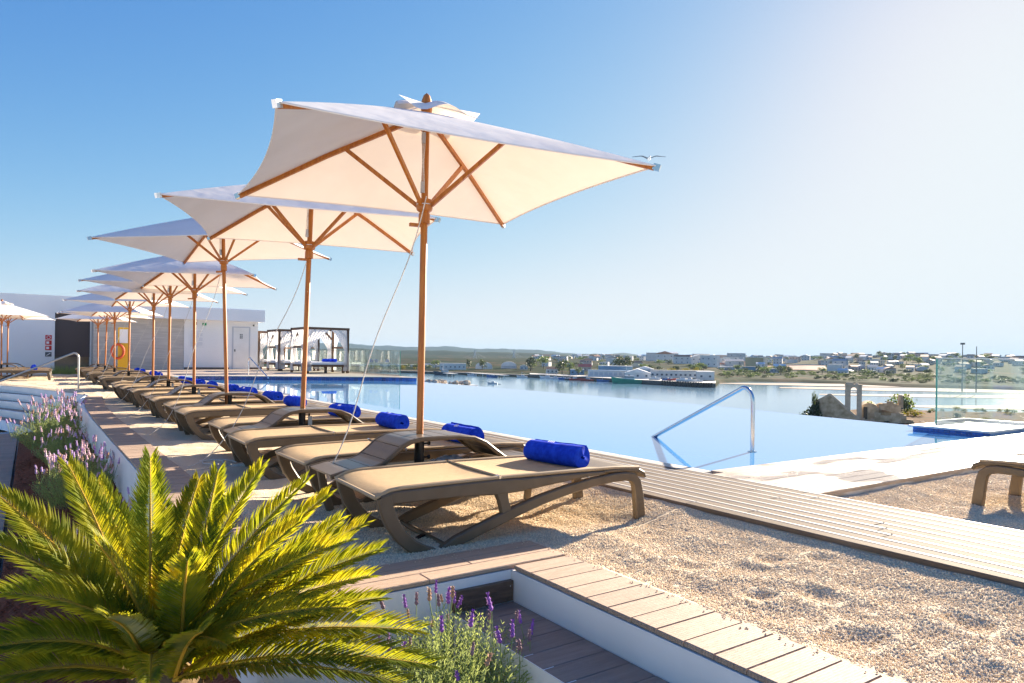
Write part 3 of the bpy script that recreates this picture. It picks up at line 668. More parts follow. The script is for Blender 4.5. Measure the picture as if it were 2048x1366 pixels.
for k, (y0, h) in enumerate(((-.022, .8), (-.008, 1), (.006, 1), (.020, .8))):
    eb.add([(-.012, y0, 0), (-.012, y0 + .006, 0), (.014 * h, y0 + .013, 0), (.014 * h, y0 + .007, 0), (-.012, y0, .002), (-.012, y0 + .006, .002), (.014 * h, y0 + .013, .002), (.014 * h, y0 + .007, .002)],
           [(0, 3, 2, 1), (4, 5, 6, 7), (0, 1, 5, 4), (1, 2, 6, 5), (2, 3, 7, 6), (3, 0, 4, 7)])
EMBLEM = eb.mesh('emblem', 'emblem')
def put_towel(loc, rz, label, group, em=True, s=1.12):
    t = ob('rolled_towel', TOWEL, None, loc, rz); t.scale = (s, s, s); t.rotation_euler = (0, random.uniform(-.2, .3), rz)
    tag(t, label, 'towel', group)
    if em:
        e = ob('emblem', EMBLEM, t, (-.0327, .02, .0622)); e.rotation_euler = (0, R(-28), 0)
    return t

# ------------------------------------------------------------------ arched side tables between the loungers
TW = .46
ARCH = [(.0, .350), (.10, .372), (.20, .382), (.30, .385), (.36, .405), (.43, .455), (.50, .512), (.57, .545), (.65, .558), (.80, .560), (.95, .558), (1.08, .545), (1.18, .505), (1.27, .44), (1.35, .385), (1.43, .360), (1.58, .352), (1.72, .350)]
def make_table():
    root = empty('side_table', (0, 0, 0))
    for y0 in (0, TW - .026): MB().strip(ARCH, .032, y0, y0 + .026).build('side_rail', 'bronze', root, True)
    # slats following the arch
    pts = []
    for (xa, za), (xb, zb) in zip(ARCH, ARCH[1:]):
        for k in range(6): pts.append((lerp(xa, xb, k / 6), lerp(za, zb, k / 6)))
    pts.append(ARCH[-1]); seg = []; acc = 0; cur = [pts[0]]
    for a, b in zip(pts, pts[1:]):
        acc += math.dist(a, b); cur.append(b)
        if acc > .125: seg.append(cur); cur = [b]; acc = 0
    if len(cur) > 2: seg.append(cur)
    for s in seg:
        t0 = s[0]; t1 = s[-1]; q = [(lerp(t0[0], s[1][0], .35), lerp(t0[1], s[1][1], .35))] + s[1:]
        MB().strip([(x, z + .006) for x, z in q], .014, .029, TW - .029).build('slat', 'table_slat', root, True)
    MB().box(.28, 1.42, .02, TW - .02, .322, .344, ch=.006).build('tray', 'tray', root)
    for x in (.08, 1.62):
        for y0 in (.0, TW - .04): MB().strip([(x, .35), (x + (.03 if x < 1 else -.03), .18), (x + (.10 if x < 1 else -.06), -.03)], .055, y0, y0 + .04).build('leg', 'bronze', root, True)
    MB().lathe([(.036, 0), (.036, .21), (.033, .212)], 14, (.745, TW / 2, .344)).build('pole_sleeve', 'black', root, True)
    for z in (.40, .50):
        k = MB().tube([(.775, TW / 2 - .005, z), (.81, TW / 2 - .012, z)], .006, 8); k.tube([(.808, TW / 2 - .012, z), (.824, TW / 2 - .014, z)], .015, 10); k.build('clamp_knob', 'black', root, True)
    return root

# ------------------------------------------------------------------ umbrellas (origin where the pole meets the tray)
UH = {'edge': 2.07, 'apex': 2.58, 'half': 1.19, 'hub0': 1.76, 'hub1': 1.94}
def canopy_pt(panel, t, s, half=None, z0=None, z1=None, sag=.062, dip=.03):
    half = half or UH['half']; z0 = UH['apex'] if z0 is None else z0; z1 = UH['edge'] if z1 is None else z1
    a0 = R(45 + 90 * panel); a1 = R(135 + 90 * panel); q = (s + 1) / 2
    d0 = (math.copysign(1, math.cos(a0)), math.copysign(1, math.sin(a0))); d1 = (math.copysign(1, math.cos(a1)), math.copysign(1, math.sin(a1)))
    x = lerp(d0[0], d1[0], q) * half * t; y = lerp(d0[1], d1[1], q) * half * t
    k = 1 - sag * (1 - s * s) * t
    mx, my = (d0[0] + d1[0]) / 2, (d0[1] + d1[1]) / 2
    if mx: x *= k if abs(mx) > .5 else 1
    if my: y *= k if abs(my) > .5 else 1
    zr = z0 - (z0 - z1) * (.86 * t + .14 * t * t)
    return (x, y, zr + dip * (1 - s * s) * t * (1.1 - t) * 1.2)
def make_umbrella():
    root = empty('umbrella', (0, 0, 0))
    MB().lathe([(.0255, -.25), (.0255, 2.52), (.02, 2.53)], 14).build('pole', 'teak', root, True)
    b = MB()
    for p in range(4): b.grid(12, 14, lambda u, v, p=p: canopy_pt(p, .02 + .98 * u, v * 2 - 1))
    cn = b.build('canopy', 'canvas', root, True, ang=60)
    h = MB()
    for p in range(4): h.tube([canopy_pt(p, 1, -1 + 2 * k / 14) for k in range(15)], .006, 5)
    h.build('hem', 'canvas', cn, True)
    v = MB()
    for p in range(4): v.grid(8, 14, lambda u, w, p=p: (lambda q: (q[0], q[1], q[2] + .035 * u * math.sin(w * 3 * math.pi + p) + .025))(canopy_pt(p, .05 + .95 * u, w * 2 - 1, .30, 2.61, 2.50, .12, .07)))
    v.build('vent_cap', 'canvas', root, True, ang=60)
    MB().lathe([(.0, 2.50), (.034, 2.51), (.042, 2.61), (.038, 2.66), (.024, 2.70), (.004, 2.718)], 14).build('finial', 'teak', root, True)
    z0, z1 = UH['hub0'], UH['hub1']
    hub = MB().lathe([(.034, z0), (.042, z0 + .005), (.042, z0 + .07), (.036, z0 + .085), (.056, z0 + .10), (.060, z0 + .115), (.060, z1 - .02), (.052, z1)], 14).build('hub', 'teak', root, True)
    MB().lathe([(.0615, z1 - .042), (.0625, z1 - .04), (.0615, z1 - .036)], 14).build('wire_ring', 'metal', hub, True)
    MB().bar((-.11, .0, z0 - .012), (-.015, .0, z0 - .012), .028, .024).build('peg', 'teak', hub)
    MB().lathe([(.036, 2.44), (.055, 2.46), (.055, 2.54), (.03, 2.55)], 12).build('top_hub', 'teak', root, True)
    for p in range(4):
        a = Vector(canopy_pt(p, .03, -1)); c = Vector(canopy_pt(p, .5, -1)); e = Vector(canopy_pt(p, .985, -1)); dz = Vector((0, 0, -.021))
        r = MB(); r.bar(a + dz, c + dz, .022, .032); r.bar(c + dz, e + dz, .022, .032)
        rib = r.build('rib', 'teak', root)
        t = (e - c).normalized(); k = e + t * .02 + dz * .6
        MB().bar(e - t * .005 + dz * .6, k + t * .022, .030, .042).build('corner_bracket', 'metal', rib)
        d = Vector((a.x, a.y, 0)).normalized()
        j = Vector(canopy_pt(p, .40, -1)) + dz * 1.6
        MB().bar(Vector((d.x * .055, d.y * .055, z1 - .045)), j, .020, .030).build('strut', 'teak', root)
    for z in (2.38, 2.02): MB().bar((-.028, -.03, z - .04), (-.028, -.03, z + .04), .026, .022).build('pulley', 'metal', root)
    for dx in (-.012, 0.004, .016): MB().tube([(-.03 + dx, -.035, 1.98), (-.03 + dx * .4, -.035, 2.2), (-.03 + dx, -.034, 2.40)], .0028, 5).build('hoist_rope', 'rope', root, True)
    return root
ROPE = {}
def guy_rope(parent, a, b, c, r=.0042):
    a, b, c = Vector(a), Vector(b), Vector(c); pts = []
    for k in range(15):
        t = k / 14; p = a.lerp(b, t); p.z -= .10 * 4 * t * (1 - t) * .55; p.x += .02 * math.sin(t * 9); pts.append(p)
    for k in range(1, 9):
        t = k / 8; p = b.lerp(c, t); p.z = lerp(b.z, c.z, 1 - (1 - t) ** 1.8) if c.z < b.z - .1 else lerp(b.z, c.z, t); p.y += .05 * math.sin(t * 5); pts.append(p)
    MB().tube(pts, r, 6).build('guy_rope', 'rope', parent, True)

POLE_X = 2.35
POLE_Y = [4.60, 7.29, 10.55, 13.20, 15.95, 18.20, 23.1, 27.3, 31.0, 34.4]
YAWS = [-8.7, -20.8, -36.6, -23.7, -30, -22, -34, -25, -30, -20]
UDZ = [0, .036, .206, -.023, .05, .0, .1, -.02, .06, .0]
LEAN = [(0, .4), (0, 1.6), (0, -2.0), (0, -.3), (0, .4), (0, 0), (0, .3), (0, -.4), (0, 1.5), (0, -.6)]
NAMES = ['nearest the sago palm'] + [ORD[k] + ' from the sago palm' for k in range(1, 10)]
L0 = make_lounger(); T0 = make_table(); U0 = make_umbrella()
used = {}
def inst(proto, loc, rot, label, cat, group):
    o = proto if proto.name not in used else copy_tree(proto); used[proto.name] = 1
    o.location = loc; o.rotation_euler = rot; tag(o, label, cat, group); return o
LG, TG, UG, WG = 'sun loungers in the long row by the pool', 'arched tables in the long row', 'umbrellas in the long row', 'rolled towels in the long row'
n = 0; ROPES = []
for i, py in enumerate(POLE_Y):
    d = LEAN[i][1]
    # lean measured across the view: tilt about the viewing direction
    ax = Vector((math.sin(YAW), math.cos(YAW), 0)); q = Matrix.Rotation(R(d), 3, ax)
    rot = (q @ Matrix.Rotation(R(YAWS[i]), 3, 'Z')).to_euler()
    u = inst(U0, (POLE_X - (.04 if i == 2 else 0), py, .345 + UDZ[i]), rot, f'cream square canvas umbrella on a teak pole, {NAMES[i]}', 'umbrella', UG)
    ROPES.append((u, i))
    inst(T0, (POLE_X - .745, py - TW / 2, 0), (0, 0, 0), f'bronze arched slatted table round the umbrella pole {NAMES[i]}', 'table', TG)
    for side in (0, 1):
        y0 = py - 1.05 if side == 0 else py + .30
        rz = R(-2.5 if (i == 0 and side == 0) else random.uniform(-1.5, 1.5))
        x0 = 1.56 + (0 if i == 0 else random.uniform(-.05, .05)) + (.05 if side else 0)
        n += 1
        nm = ORD[n - 1]
        inst(L0, (x0, y0, .03), (0, 0, rz), f'{nm} tan sling sun lounger of the row, counted from the sago palm', 'sun lounger', LG)
        if i < 8:
            put_towel((x0 + 1.50 + random.uniform(-.06, .06), y0 + .36 + random.uniform(-.06, .06), 0.394 + .076), R(random.uniform(-6, 12)),
                      f'rolled blue towel on the {nm} lounger of the row from the sago palm', WG, i < 4)
# a lounger on the other gravel bed, head towards the pool
o = copy_tree(L0); o.location = (6.14 + LW, 2.50 - 1.97, 0.015); o.rotation_euler = (0, 0, R(90)); tag(o, 'lone tan sun lounger standing on the gravel beyond the slatted deck', 'sun lounger', None)
if 'group' in o: del o['group']
o.location = (6.14 + LW, .53, .015)
# the small group of loungers beyond the curved steps
for k, (px, py, lb) in enumerate(((-.93, 33.2, 'front'), (-.80, 35.6, 'rear'))):
    u = copy_tree(U0); u.location = (px, py, .345); u.rotation_euler = (R(1.5 * k - .5), 0, R(20 + 8 * k))
    for ch in list(u.children):
        if ch.name.startswith('guy_rope'): bpy.data.objects.remove(ch)
    tag(u, f'cream canvas umbrella beyond the curved steps, {lb} one of two', 'umbrella', 'umbrellas beyond the steps')
    t = copy_tree(T0); t.location = (px - .745, py - TW / 2, 0); tag(t, f'bronze arched table beyond the curved steps, {lb} one of two', 'table', 'tables beyond the steps')
for k, yy in enumerate((30.6, 32.15, 33.5, 34.6)):
    o = copy_tree(L0); o.location = (-1.35 + .04 * k, yy, .012); o.rotation_euler = (0, 0, R(random.uniform(-2, 2)))
    tag(o, f'{ORD[k]} tan sun lounger counted from the curved white steps', 'sun lounger', 'loungers beyond the steps')
    put_towel((.10, yy + .36, .444), R(random.uniform(-5, 9)), f'rolled blue towel on the {ORD[k]} lounger from the curved steps', 'towels beyond the steps', False, 1.15)
for u, i in ROPES[:8]:
    inv = Matrix.Rotation(R(-YAWS[i]), 3, 'Z'); dz = UDZ[i]
    end = [(-.62, .12, .02), (-.68, .15, .0), (-.70, .1, .0)][min(i, 2)]
    gr = (-.66, .13, .018) if i == 0 else (-1.08, -.05, -.31)
    guy_rope(u, (-.02, -.06, 1.72) if i else (-.01, -.07, 1.95), inv @ Vector((end[0], end[1], end[2] - dz)), inv @ Vector((gr[0], gr[1], gr[2] - dz)))
# label plates clamped to two sleeves and odd small things
for k, (y, s) in enumerate(((7.29, 1), (13.20, .9), (15.95, .9))):
    p = MB().box(-.02, .022, -.004, .004, 0, .13).build('tag_plate', 'label_white', None, loc=(POLE_X + .075, y - .03, .36)); tag(p, f'small white plate beside the umbrella pole {["second", "fourth", "fifth"][k]} from the sago palm', 'plate')
for k, (x, y, s) in enumerate(((2.62, 4.62, 1.0), (2.75, 10.45, 1.0))):
    c = MB(); c.grid(14, 12, lambda u, v: (lerp(-.17, .17, u), lerp(-.09, .09, v), .03 * abs(noise.noise(Vector((u * 4 + k * 7, v * 4, 0)))) * 1.6 + .03 * math.sin(u * 3.14) * math.sin(v * 3.14) + .004))
    tag(c.build('cloth', 'curtain', None, True, (x, y, .346), .3), ('crumpled pale cloth on the table tray nearest the sago palm', 'crumpled pale cloth on the table tray third from the sago palm')[k], 'cloth')
c = MB()
pts = [(.06 * math.cos(a) * (1 + .1 * math.sin(3 * a)), .05 * math.sin(a), .008 + .012 * (a / 12)) for a in [k * .5 for k in range(50)]]
tag(c.tube(pts, .004, 6).build('rope_coil', 'rope', None, True, (1.98, 4.62, .347)), 'small coil of pale rope on the nearest table tray', 'rope')
c = MB().strip([(-.05, .0), (0, .012), (.05, .01)], .012, -.018, .018)
tag(c.build('black_clip', 'black', None, True, (2.0, 3.85, .03), .3), 'small black object lying in the gravel under the nearest lounger', 'clip')
# a loose rope on the gravel
pts = [(1.42 + .18 * math.sin(k * .7) + k * .012, 7.35 + .3 * math.cos(k * .45), .02) for k in range(26)]
pts = [(x, y, gravel_z(x, y) + .006) for x, y, z in pts]
tag(MB().tube(pts, .005, 6).build('loose_rope', 'rope', None, True), 'pale rope lying loose on the gravel beside the plank kerb', 'rope')

# ------------------------------------------------------------------ sago palm
def make_frond(name, root, C, T, arch, Lmax, seed, fresh=False, tw=0.0, curl=0.0):
    rd = random.Random(seed); C = Vector(C); T = Vector(T)
    mid = C.lerp(T, .5) + Vector((0, 0, arch * .6)) + Vector((C.x - T.x, C.y - T.y, 0)) * .10
    def P(t):
        p = C * (1 - t) ** 2 + mid * 2 * t * (1 - t) + T * t * t
        if curl: p = p + Vector((0, 0, -curl * max(0, t - .6) ** 2 * 4))
        return p
    n = 108; path = [P(k / 24) for k in range(25)]
    fr = empty(name, (0, 0, 0)); fr.parent = root
    length = sum((b - a).length for a, b in zip(path, path[1:]))
    MB().tube(path, [lerp(.0085, .0022, k / 24) for k in range(25)], 6).build('rachis', 'rachis', fr, True)
    b = MB(); out = Vector((T.x - C.x, T.y - C.y, 0)); out = out.normalized() if out.length > 1e-4 else Vector((1, 0, 0))
    for k in range(n):
        t = .10 + .90 * (k + rd.uniform(-.2, .2)) / n; t = min(t, .998)
        p = P(t); tg = (P(min(1, t + .01)) - P(t - .01)).normalized()
        up = Vector((0, 0, 1)) - out * .55; up = (up - tg * up.dot(tg)).normalized()
        sd = tg.cross(up); 
        if tw: rot = Matrix.Rotation(tw, 3, tg); sd = rot @ sd; up = rot @ up
        prof = (min(1, (t - .06) / .22)) ** .7 * (1 - max(0, t - .70) / .30 * .50)
        for sg in (-1, 1):
            L = Lmax * .86 * prof * rd.uniform(.92, 1.06); al = R(lerp(62, 26, t ** 1.4) + rd.uniform(-4, 4))
            d = (tg * math.cos(al) + sd * (sg * math.sin(al)) + up * rd.uniform(.26, .42)).normalized()
            w = .0050 * (1 if t < .9 else .8); wd_ = d.cross(up).normalized(); e1 = p + d * L * .55 - up * .0 ; tip = p + d * L + (tg * .10 - up * .10) * L
            nrm = wd_.cross(d)
            b.add([p - wd_ * w * .6, p + wd_ * w * .6, e1 + wd_ * w, e1 - wd_ * w, tip, (p + e1) / 2 + nrm * .0022, e1 + nrm * .002],
                  [(0, 5, 6, 3), (5, 1, 2, 6), (3, 6, 4), (6, 2, 4)])
    b.build('leaflets', 'cycad_dry' if fresh == 2 else 'cycad_fresh' if fresh else 'cycad', fr)
    return fr
PALM = Vector((.40, 2.70, 0))
palm = empty('sago_palm', (PALM.x, PALM.y, -.75)); tag(palm, 'large sago palm with feathery yellow green fronds in the planter', 'palm')
CR = Vector((0, 0, .75 + .02))
tr = MB().lathe([(.13, 0), (.15, .1), (.145, .4), (.15, .6), (.12, .74), (.05, .82)], 16)
for k in range(70):
    a = k * 2.4; z = .08 + .66 * k / 70; r = .145
    tr.bar((r * math.cos(a) * .9, r * math.sin(a) * .9, z), ((r + .05) * math.cos(a), (r + .05) * math.sin(a), z + .05), .04, .018)
tr.build('trunk', 'bark', palm)
def tipw(px, py, d):                       # world point seen at picture position px, py and depth d
    x = px - 1024; y = py - 712; c, s = math.cos(ROLL), math.sin(ROLL)
    u = x * c + y * s; w = -x * s + y * c
    r = u / FPX * d; v = -w / FPX * d
    return Vector((r * CYAW + d * SYAW, -r * SYAW + d * CYAW, CAM_H + v))
# (tip column, tip row, depth, arch, leaflet length, fresh, twist)
FR = [(300, 915, 2.70, .10, .135, 0, .2), (436, 945, 2.75, .10, .125, 0, .2), (398, 960, 2.85, .10, .12, 0, .1), (522, 938, 2.75, .10, .135, 0, .3), (612, 962, 2.75, .10, .125, 0, .35), (655, 990, 2.80, .10, .125, 0, .4),
      (598, 1046, 2.55, .12, .13, 1, .4), (680, 1040, 2.70, .09, .125, 0, .45), (728, 1048, 2.60, .12, .13, 0, .5), (758, 1100, 2.55, .13, .14, 0, .5), (700, 1080, 2.45, .12, .13, 1, .5),
      (740, 1152, 2.45, .14, .13, 0, .5), (762, 1196, 2.50, .13, .13, 0, .5), (694, 1215, 2.30, .16, .14, 1, .5), (838, 1262, 2.35, .18, .16, 0, .4), (858, 1330, 2.25, .20, .17, 0, .35), (800, 1366, 2.15, .20, .16, 0, .3),
      (136, 930, 2.70, .10, .14, 0, -.2), (196, 960, 2.80, .08, .13, 0, -.1), (-6, 990, 2.45, .12, .155, 1, -.4), (-20, 1085, 2.30, .12, .15, 1, -.5), (8, 1188, 2.15, .16, .15, 1, -.5), (-30, 1300, 2.10, .18, .15, 0, -.5), (-40, 1366, 2.2, .15, .15, 0, -.4),
      (188, 1078, 2.30, .12, .14, 1, -.2), (375, 1122, 2.25, .12, .135, 1, .2), (215, 1238, 2.12, .14, .13, 1, -.2), (405, 1264, 2.12, .12, .13, 1, .3), (455, 1290, 2.2, .14, .12, 1, .4), (418, 1128, 2.4, .1, .13, 0, .2),
      (330, 1010, 2.95, .08, .13, 0, .1), (240, 1020, 2.95, .08, .13, 0, -.1), 
      (300, 1366, 2.05, .14, .13, 0, 0)]
for k, (px, py, d, arch, L, fr_, tw) in enumerate(FR):
    tip = tipw(px, py, d) - Vector((PALM.x, PALM.y, -.75))
    a = random.uniform(0, 6.28); base = CR + Vector((.05 * math.cos(a), .05 * math.sin(a), random.uniform(-.06, .05)))
    make_frond('frond', palm, base, tip, arch, L, k, fr_ or (k % 3 == 2), tw, .0)

for k in range(9):
    a = R(-100 + 24 * k); base = CR + Vector((.08 * math.cos(a), .08 * math.sin(a), -.14)); r_ = random.uniform(.42, .6)
    make_frond('dry_frond', palm, base, base + Vector((r_ * math.cos(a), r_ * math.sin(a), -random.uniform(.15, .4))), .10, .12, 90 + k, 2, random.uniform(-.6, .6))
# ------------------------------------------------------------------ lavender
def spike_mesh(m, ln, seed, stem=.12):
    rd = random.Random(seed); b = MB(); bx = rd.uniform(-.02, .02); by = rd.uniform(-.02, .02)
    b.tube([(0, 0, 0), (bx * .4, by * .4, stem * .5), (bx, by, stem)], .0014, 5, 0)
    n = 7; b.lathe([(.0016, stem)] + [(lerp(.0062, .004, k / n) * (1.15 if k % 2 else .8), stem + ln * (k + .5) / n) for k in range(n)] + [(.001, stem + ln)], 7, (bx, by, 0), 1)
    for k in range(26):
        a = rd.uniform(0, 6.28); z = stem + ln * rd.uniform(.05, 1.0); r = .0052; c = Vector((bx + r * math.cos(a), by + r * math.sin(a), z)); o = Vector((math.cos(a), math.sin(a), .7)).normalized()
        w = Vector((-math.sin(a), math.cos(a), 0)) * .002
        b.add([c - w, c + w, c + o * .0065], [(0, 1, 2)], 1)
    if m in ('spike_purple', 'spike_pink'):
        for k in range(5):
            a = k * 1.256; c = Vector((bx, by, stem + ln * .96)); o = Vector((math.cos(a) * .5, math.sin(a) * .5, 1)).normalized(); w = Vector((-math.sin(a), math.cos(a), 0)) * .003
            b.add([c - w, c + w, c + o * .012 + w * .6, c + o * .012 - w * .6], [(0, 1, 2, 3)], 1)
    return b.mesh('flower_spike', ['stem_green', m])
SPIKES = {m: [spike_mesh(m, random.uniform(.034, .048), k * 7 + 1) for k in range(2)] for m in ('spike_purple', 'spike_grey', 'spike_dry', 'spike_pink', 'spike_lilac')}
def lavender(loc, rad, h, nstem, nspk, label, kinds, seed, leaf=.024, ss=1.0, lw=.0016):
    rd = random.Random(seed); root = empty('lavender_bush', loc); tag(root, label, 'lavender', 'lavender bushes in the planters')
    b = MB(); tops = []
    for _ in range(nstem):
        a = rd.uniform(0, 6.28); q = math.sqrt(rd.random()); lean = q * .85
        hh = h * (1 - .35 * q * q) * rd.uniform(.72, 1.0)
        base = Vector((rad * .35 * q * math.cos(a), rad * .35 * q * math.sin(a), 0))
        top = Vector((rad * q * math.cos(a), rad * q * math.sin(a), hh)); mid = base.lerp(top, .5) + Vector((0, 0, hh * .06)); tops.append((top, q, a))
        nl = 15
        for k in range(nl):
            t = .25 + .75 * k / nl; p = base * (1 - t) ** 2 + mid * 2 * t * (1 - t) + top * t * t; tg = (top - base).normalized()
            for s in range(2):
                aa = rd.uniform(0, 6.28); o = tg.orthogonal().normalized(); o = Matrix.Rotation(aa, 3, tg) @ o
                d = (tg * .75 + o * .75).normalized(); L = leaf * rd.uniform(.7, 1.2) * (1.1 - .4 * t); w = d.cross(tg).normalized() * lw
                b.add([p - w * .6, p + w * .6, p + d * L * .6 + w, p + d * L, p + d * L * .6 - w], [(0, 1, 2, 3, 4)])
    b.build('foliage', 'lavender_leaf', root)
    rd.shuffle(tops)
    for k in range(nspk):
        top, q, a = tops[k % len(tops)]
        m = SPIKES[rd.choice(kinds)][rd.randrange(2)]
        s = ob('flower_spike', m, root, tuple(top * .97 + Vector((0, 0, -.05 * ss))))
        s.rotation_euler = (-math.sin(a) * q * .35 + rd.uniform(-.1, .1), math.cos(a) * q * .35 + rd.uniform(-.1, .1), rd.uniform(0, 6)); z = ss * rd.uniform(.8, 1.25); s.scale = (z, z, z)
    return root
lavender((1.52, 2.62, -.48), .37, .53, 480, 38, 'bright green lavender with purple and brown spikes between the palm and the step', ['spike_purple', 'spike_purple', 'spike_grey', 'spike_dry'], 3, .030, 1.25, .0023)
KP = ['spike_pink', 'spike_pink', 'spike_pink', 'spike_lilac', 'spike_dry', 'spike_lilac']
lavender((.32, 14.6, -.68), .62, .74, 330, 70, 'big pale pink lavender in the mulch bed beside the curved steps', KP, 11, .045, 2.0, .003)
lavender((.46, 17.0, -.60), .55, .70, 260, 60, 'dusky lavender tucked against the bend of the white planter wall', KP, 12, .05, 2.2, .0034)
lavender((.40, 8.9, -.62), .42, .60, 330, 70, 'grey green lavender with pink spikes mid way along the mulch bed', KP, 13, .034, 1.5, .0024)
lavender((.60, 9.7, -.55), .34, .52, 240, 50, 'purple tipped lavender leaning on the long white planter wall', KP + ['spike_purple'], 14, .034, 1.5, .0024)
lavender((.42, 12.4, -.62), .42, .50, 240, 45, 'low lavender between the bigger bushes of the mulch bed', KP, 15, .04, 1.6, .0028)
lavender((.30, 5.9, -.66), .26, .44, 160, 22, 'small bright purple lavender behind the sago palm fronds', KP + ['spike_purple'], 16, .03, 1.2, .002)
lavender((.66, 6.9, -.52), .22, .36, 120, 18, 'small faded lavender at the foot of the white wall behind the palm', KP, 17, .03, 1.3, .002)
lavender((-1.1, 20.6, -.98), .5, .45, 160, 30, 'low lavender at the foot of the curved white steps', KP, 18, .05, 2.0, .0034)

# ------------------------------------------------------------------ buildings on the terrace
BY = 38.0
pv = empty('pool_pavilion', (5.0, BY, .25)); tag(pv, 'low white pavilion with overhanging flat roof at the end of the pool', 'building')
def part(name, m, root, x0, x1, y0, y1, z0, z1, parent=None, ch=0):
    l = root.location; return MB().box(x0 - l.x, x1 - l.x, y0 - l.y, y1 - l.y, z0 - l.z, z1 - l.z, ch=ch).build(name, m, parent or root)
part('wall', 'white_wall', pv, 6.28, 9.85, BY, BY + 6, .2, 2.75)
part('stone_wall', 'travertine', pv, 2.4, 6.275, BY + .05, BY + 6, .2, 2.75)
part('roof', 'white_wall', pv, 2.3, 10.05, BY - .55, BY + 6.5, 2.74, 3.36, ch=.03)
part('plinth', 'plinth', pv, 6.30, 8.42, BY - .03, BY - .001, .2, .36); part('plinth', 'plinth', pv, 9.45, 9.86, BY - .03, BY - .001, .2, .36)
dr = part('door', 'white_paint', pv, 8.62, 9.38, BY - .04, BY - .002, .28, 2.42)
part('door_frame', 'ink_pale', pv, 8.55, 8.62, BY - .03, BY - .002, .26, 2.47); part('door_frame', 'ink_pale', pv, 9.38, 9.45, BY - .03, BY - .002, .26, 2.47); part('door_frame', 'ink_pale', pv, 8.62, 9.38, BY - .03, BY - .002, 2.42, 2.47)
part('handle', 'ink', pv, 8.66, 8.71, BY - .08, BY - .041, 1.18, 1.30, dr)
for k in range(6):
    i, j = k % 2, k // 2
    part('wc_symbol', 'ink', pv, 8.93 + i * .08, 8.985 + i * .08, BY - .044, BY - .041, 1.86 + j * .085, 1.925 + j * .085, dr)
nb_ = part('notice_board', 'white_wall', pv, 6.50, 7.22, BY - .02, BY - .001, 1.35, 2.28)
for k in range(14):
    z = 1.42 + k * .058; part('text_line', 'ink_pale', pv, 6.58, 6.58 + (.55 if k % 4 else .36), BY - .023, BY - .0205, z, z + .018, nb_)
es = part('exit_sign', 'sign_green', pv, 7.12, 7.30, BY - .05, BY - .001, 2.48, 2.60); part('arrow', 'emblem', pv, 7.17, 7.21, BY - .053, BY - .051, 2.515, 2.565, es)
part('lamp', 'ink', pv, 6.72, 6.84, BY - .1, BY - .001, 2.50, 2.62)
cm = MB().lathe([(.0, 0), (.05, .0), (.05, .08), (.0, .08)], 10).build('camera', 'ink', pv, loc=(9.62 - 5, -.06, 2.52 - .25), smooth=True)
for k in range(9):
    part('stone_course', 'travertine', pv, 2.41, 6.27, BY + .046, BY + .0495, .22 + k * .28, .22 + k * .28 + .274)
hb = empty('hotel_wing', (-4, BY + 1.4, 0)); tag(hb, 'white hotel wing with a half lowered dark roller shutter', 'building')
Y2 = BY + 1.4
part('wall', 'white_wall', hb, -14, .92, Y2, Y2 + 8, -.2, 3.70); part('wall', 'white_wall', hb, 2.35, 2.95, Y2, Y2 + 8, -.2, 3.70); part('wall', 'white_wall', hb, .92, 2.35, Y2 + .02, Y2 + 8, 2.9, 3.70)
part('doorway', 'dark_glass', hb, .92, 2.35, Y2 + .5, Y2 + .6, -.2, 1.1)
sh = part('roller_shutter', 'shutter', hb, .92, 2.35, Y2 + .22, Y2 + .3, .82, 2.9)
for k in range(22): part('shutter_slat', 'shutter', hb, .93, 2.34, Y2 + .195, Y2 + .219, .86 + k * .092, .86 + k * .092 + .078, sh)
for k in range(4):
    z = 1.62 - k * .25 - (.05 if k == 3 else 0); sg = part('safety_sign', 'sign_red' if k < 3 else 'ink', hb, .55, .80, Y2 - .02, Y2 - .001, z, z + .21)
    if k == 0:
        t = MB().tube([(.07 * math.cos(a), 0, .07 * math.sin(a)) for a in [i * .4833 for i in range(14)]], .012, 5).build('ring_symbol', 'emblem', sg, loc=(.675 + 4, -.024, z + .105))
    elif k < 3: part('symbol', 'emblem', hb, .59, .70, Y2 - .024, Y2 - .021, z + .05, z + .16, sg)
    else: MB().bar((.60 + 4, -.024, z + .05), (.75 + 4, -.024, z + .16), .004, .03).build('stripe', 'emblem', sg)
# lifebuoy post
lb = empty('lifebuoy_stand', (2.9, 30.6, .02)); tag(lb, 'yellow lifebuoy stand with orange ring between umbrella poles', 'lifebuoy stand')
MB().box(-.16, .22, .0, .06, .0, 2.02, ch=.02).build('back_board', 'yellow', lb); MB().box(-.11, .17, -.012, -.001, 1.42, 1.95).build('notice', 'emblem', lb)
MB().tube([(-.17 + .20 * math.cos(i * .3142), -.06, 1.10 + .27 * math.sin(i * .3142)) for i in range(21)], .048, 8).build('ring', 'orange_red', lb, True)

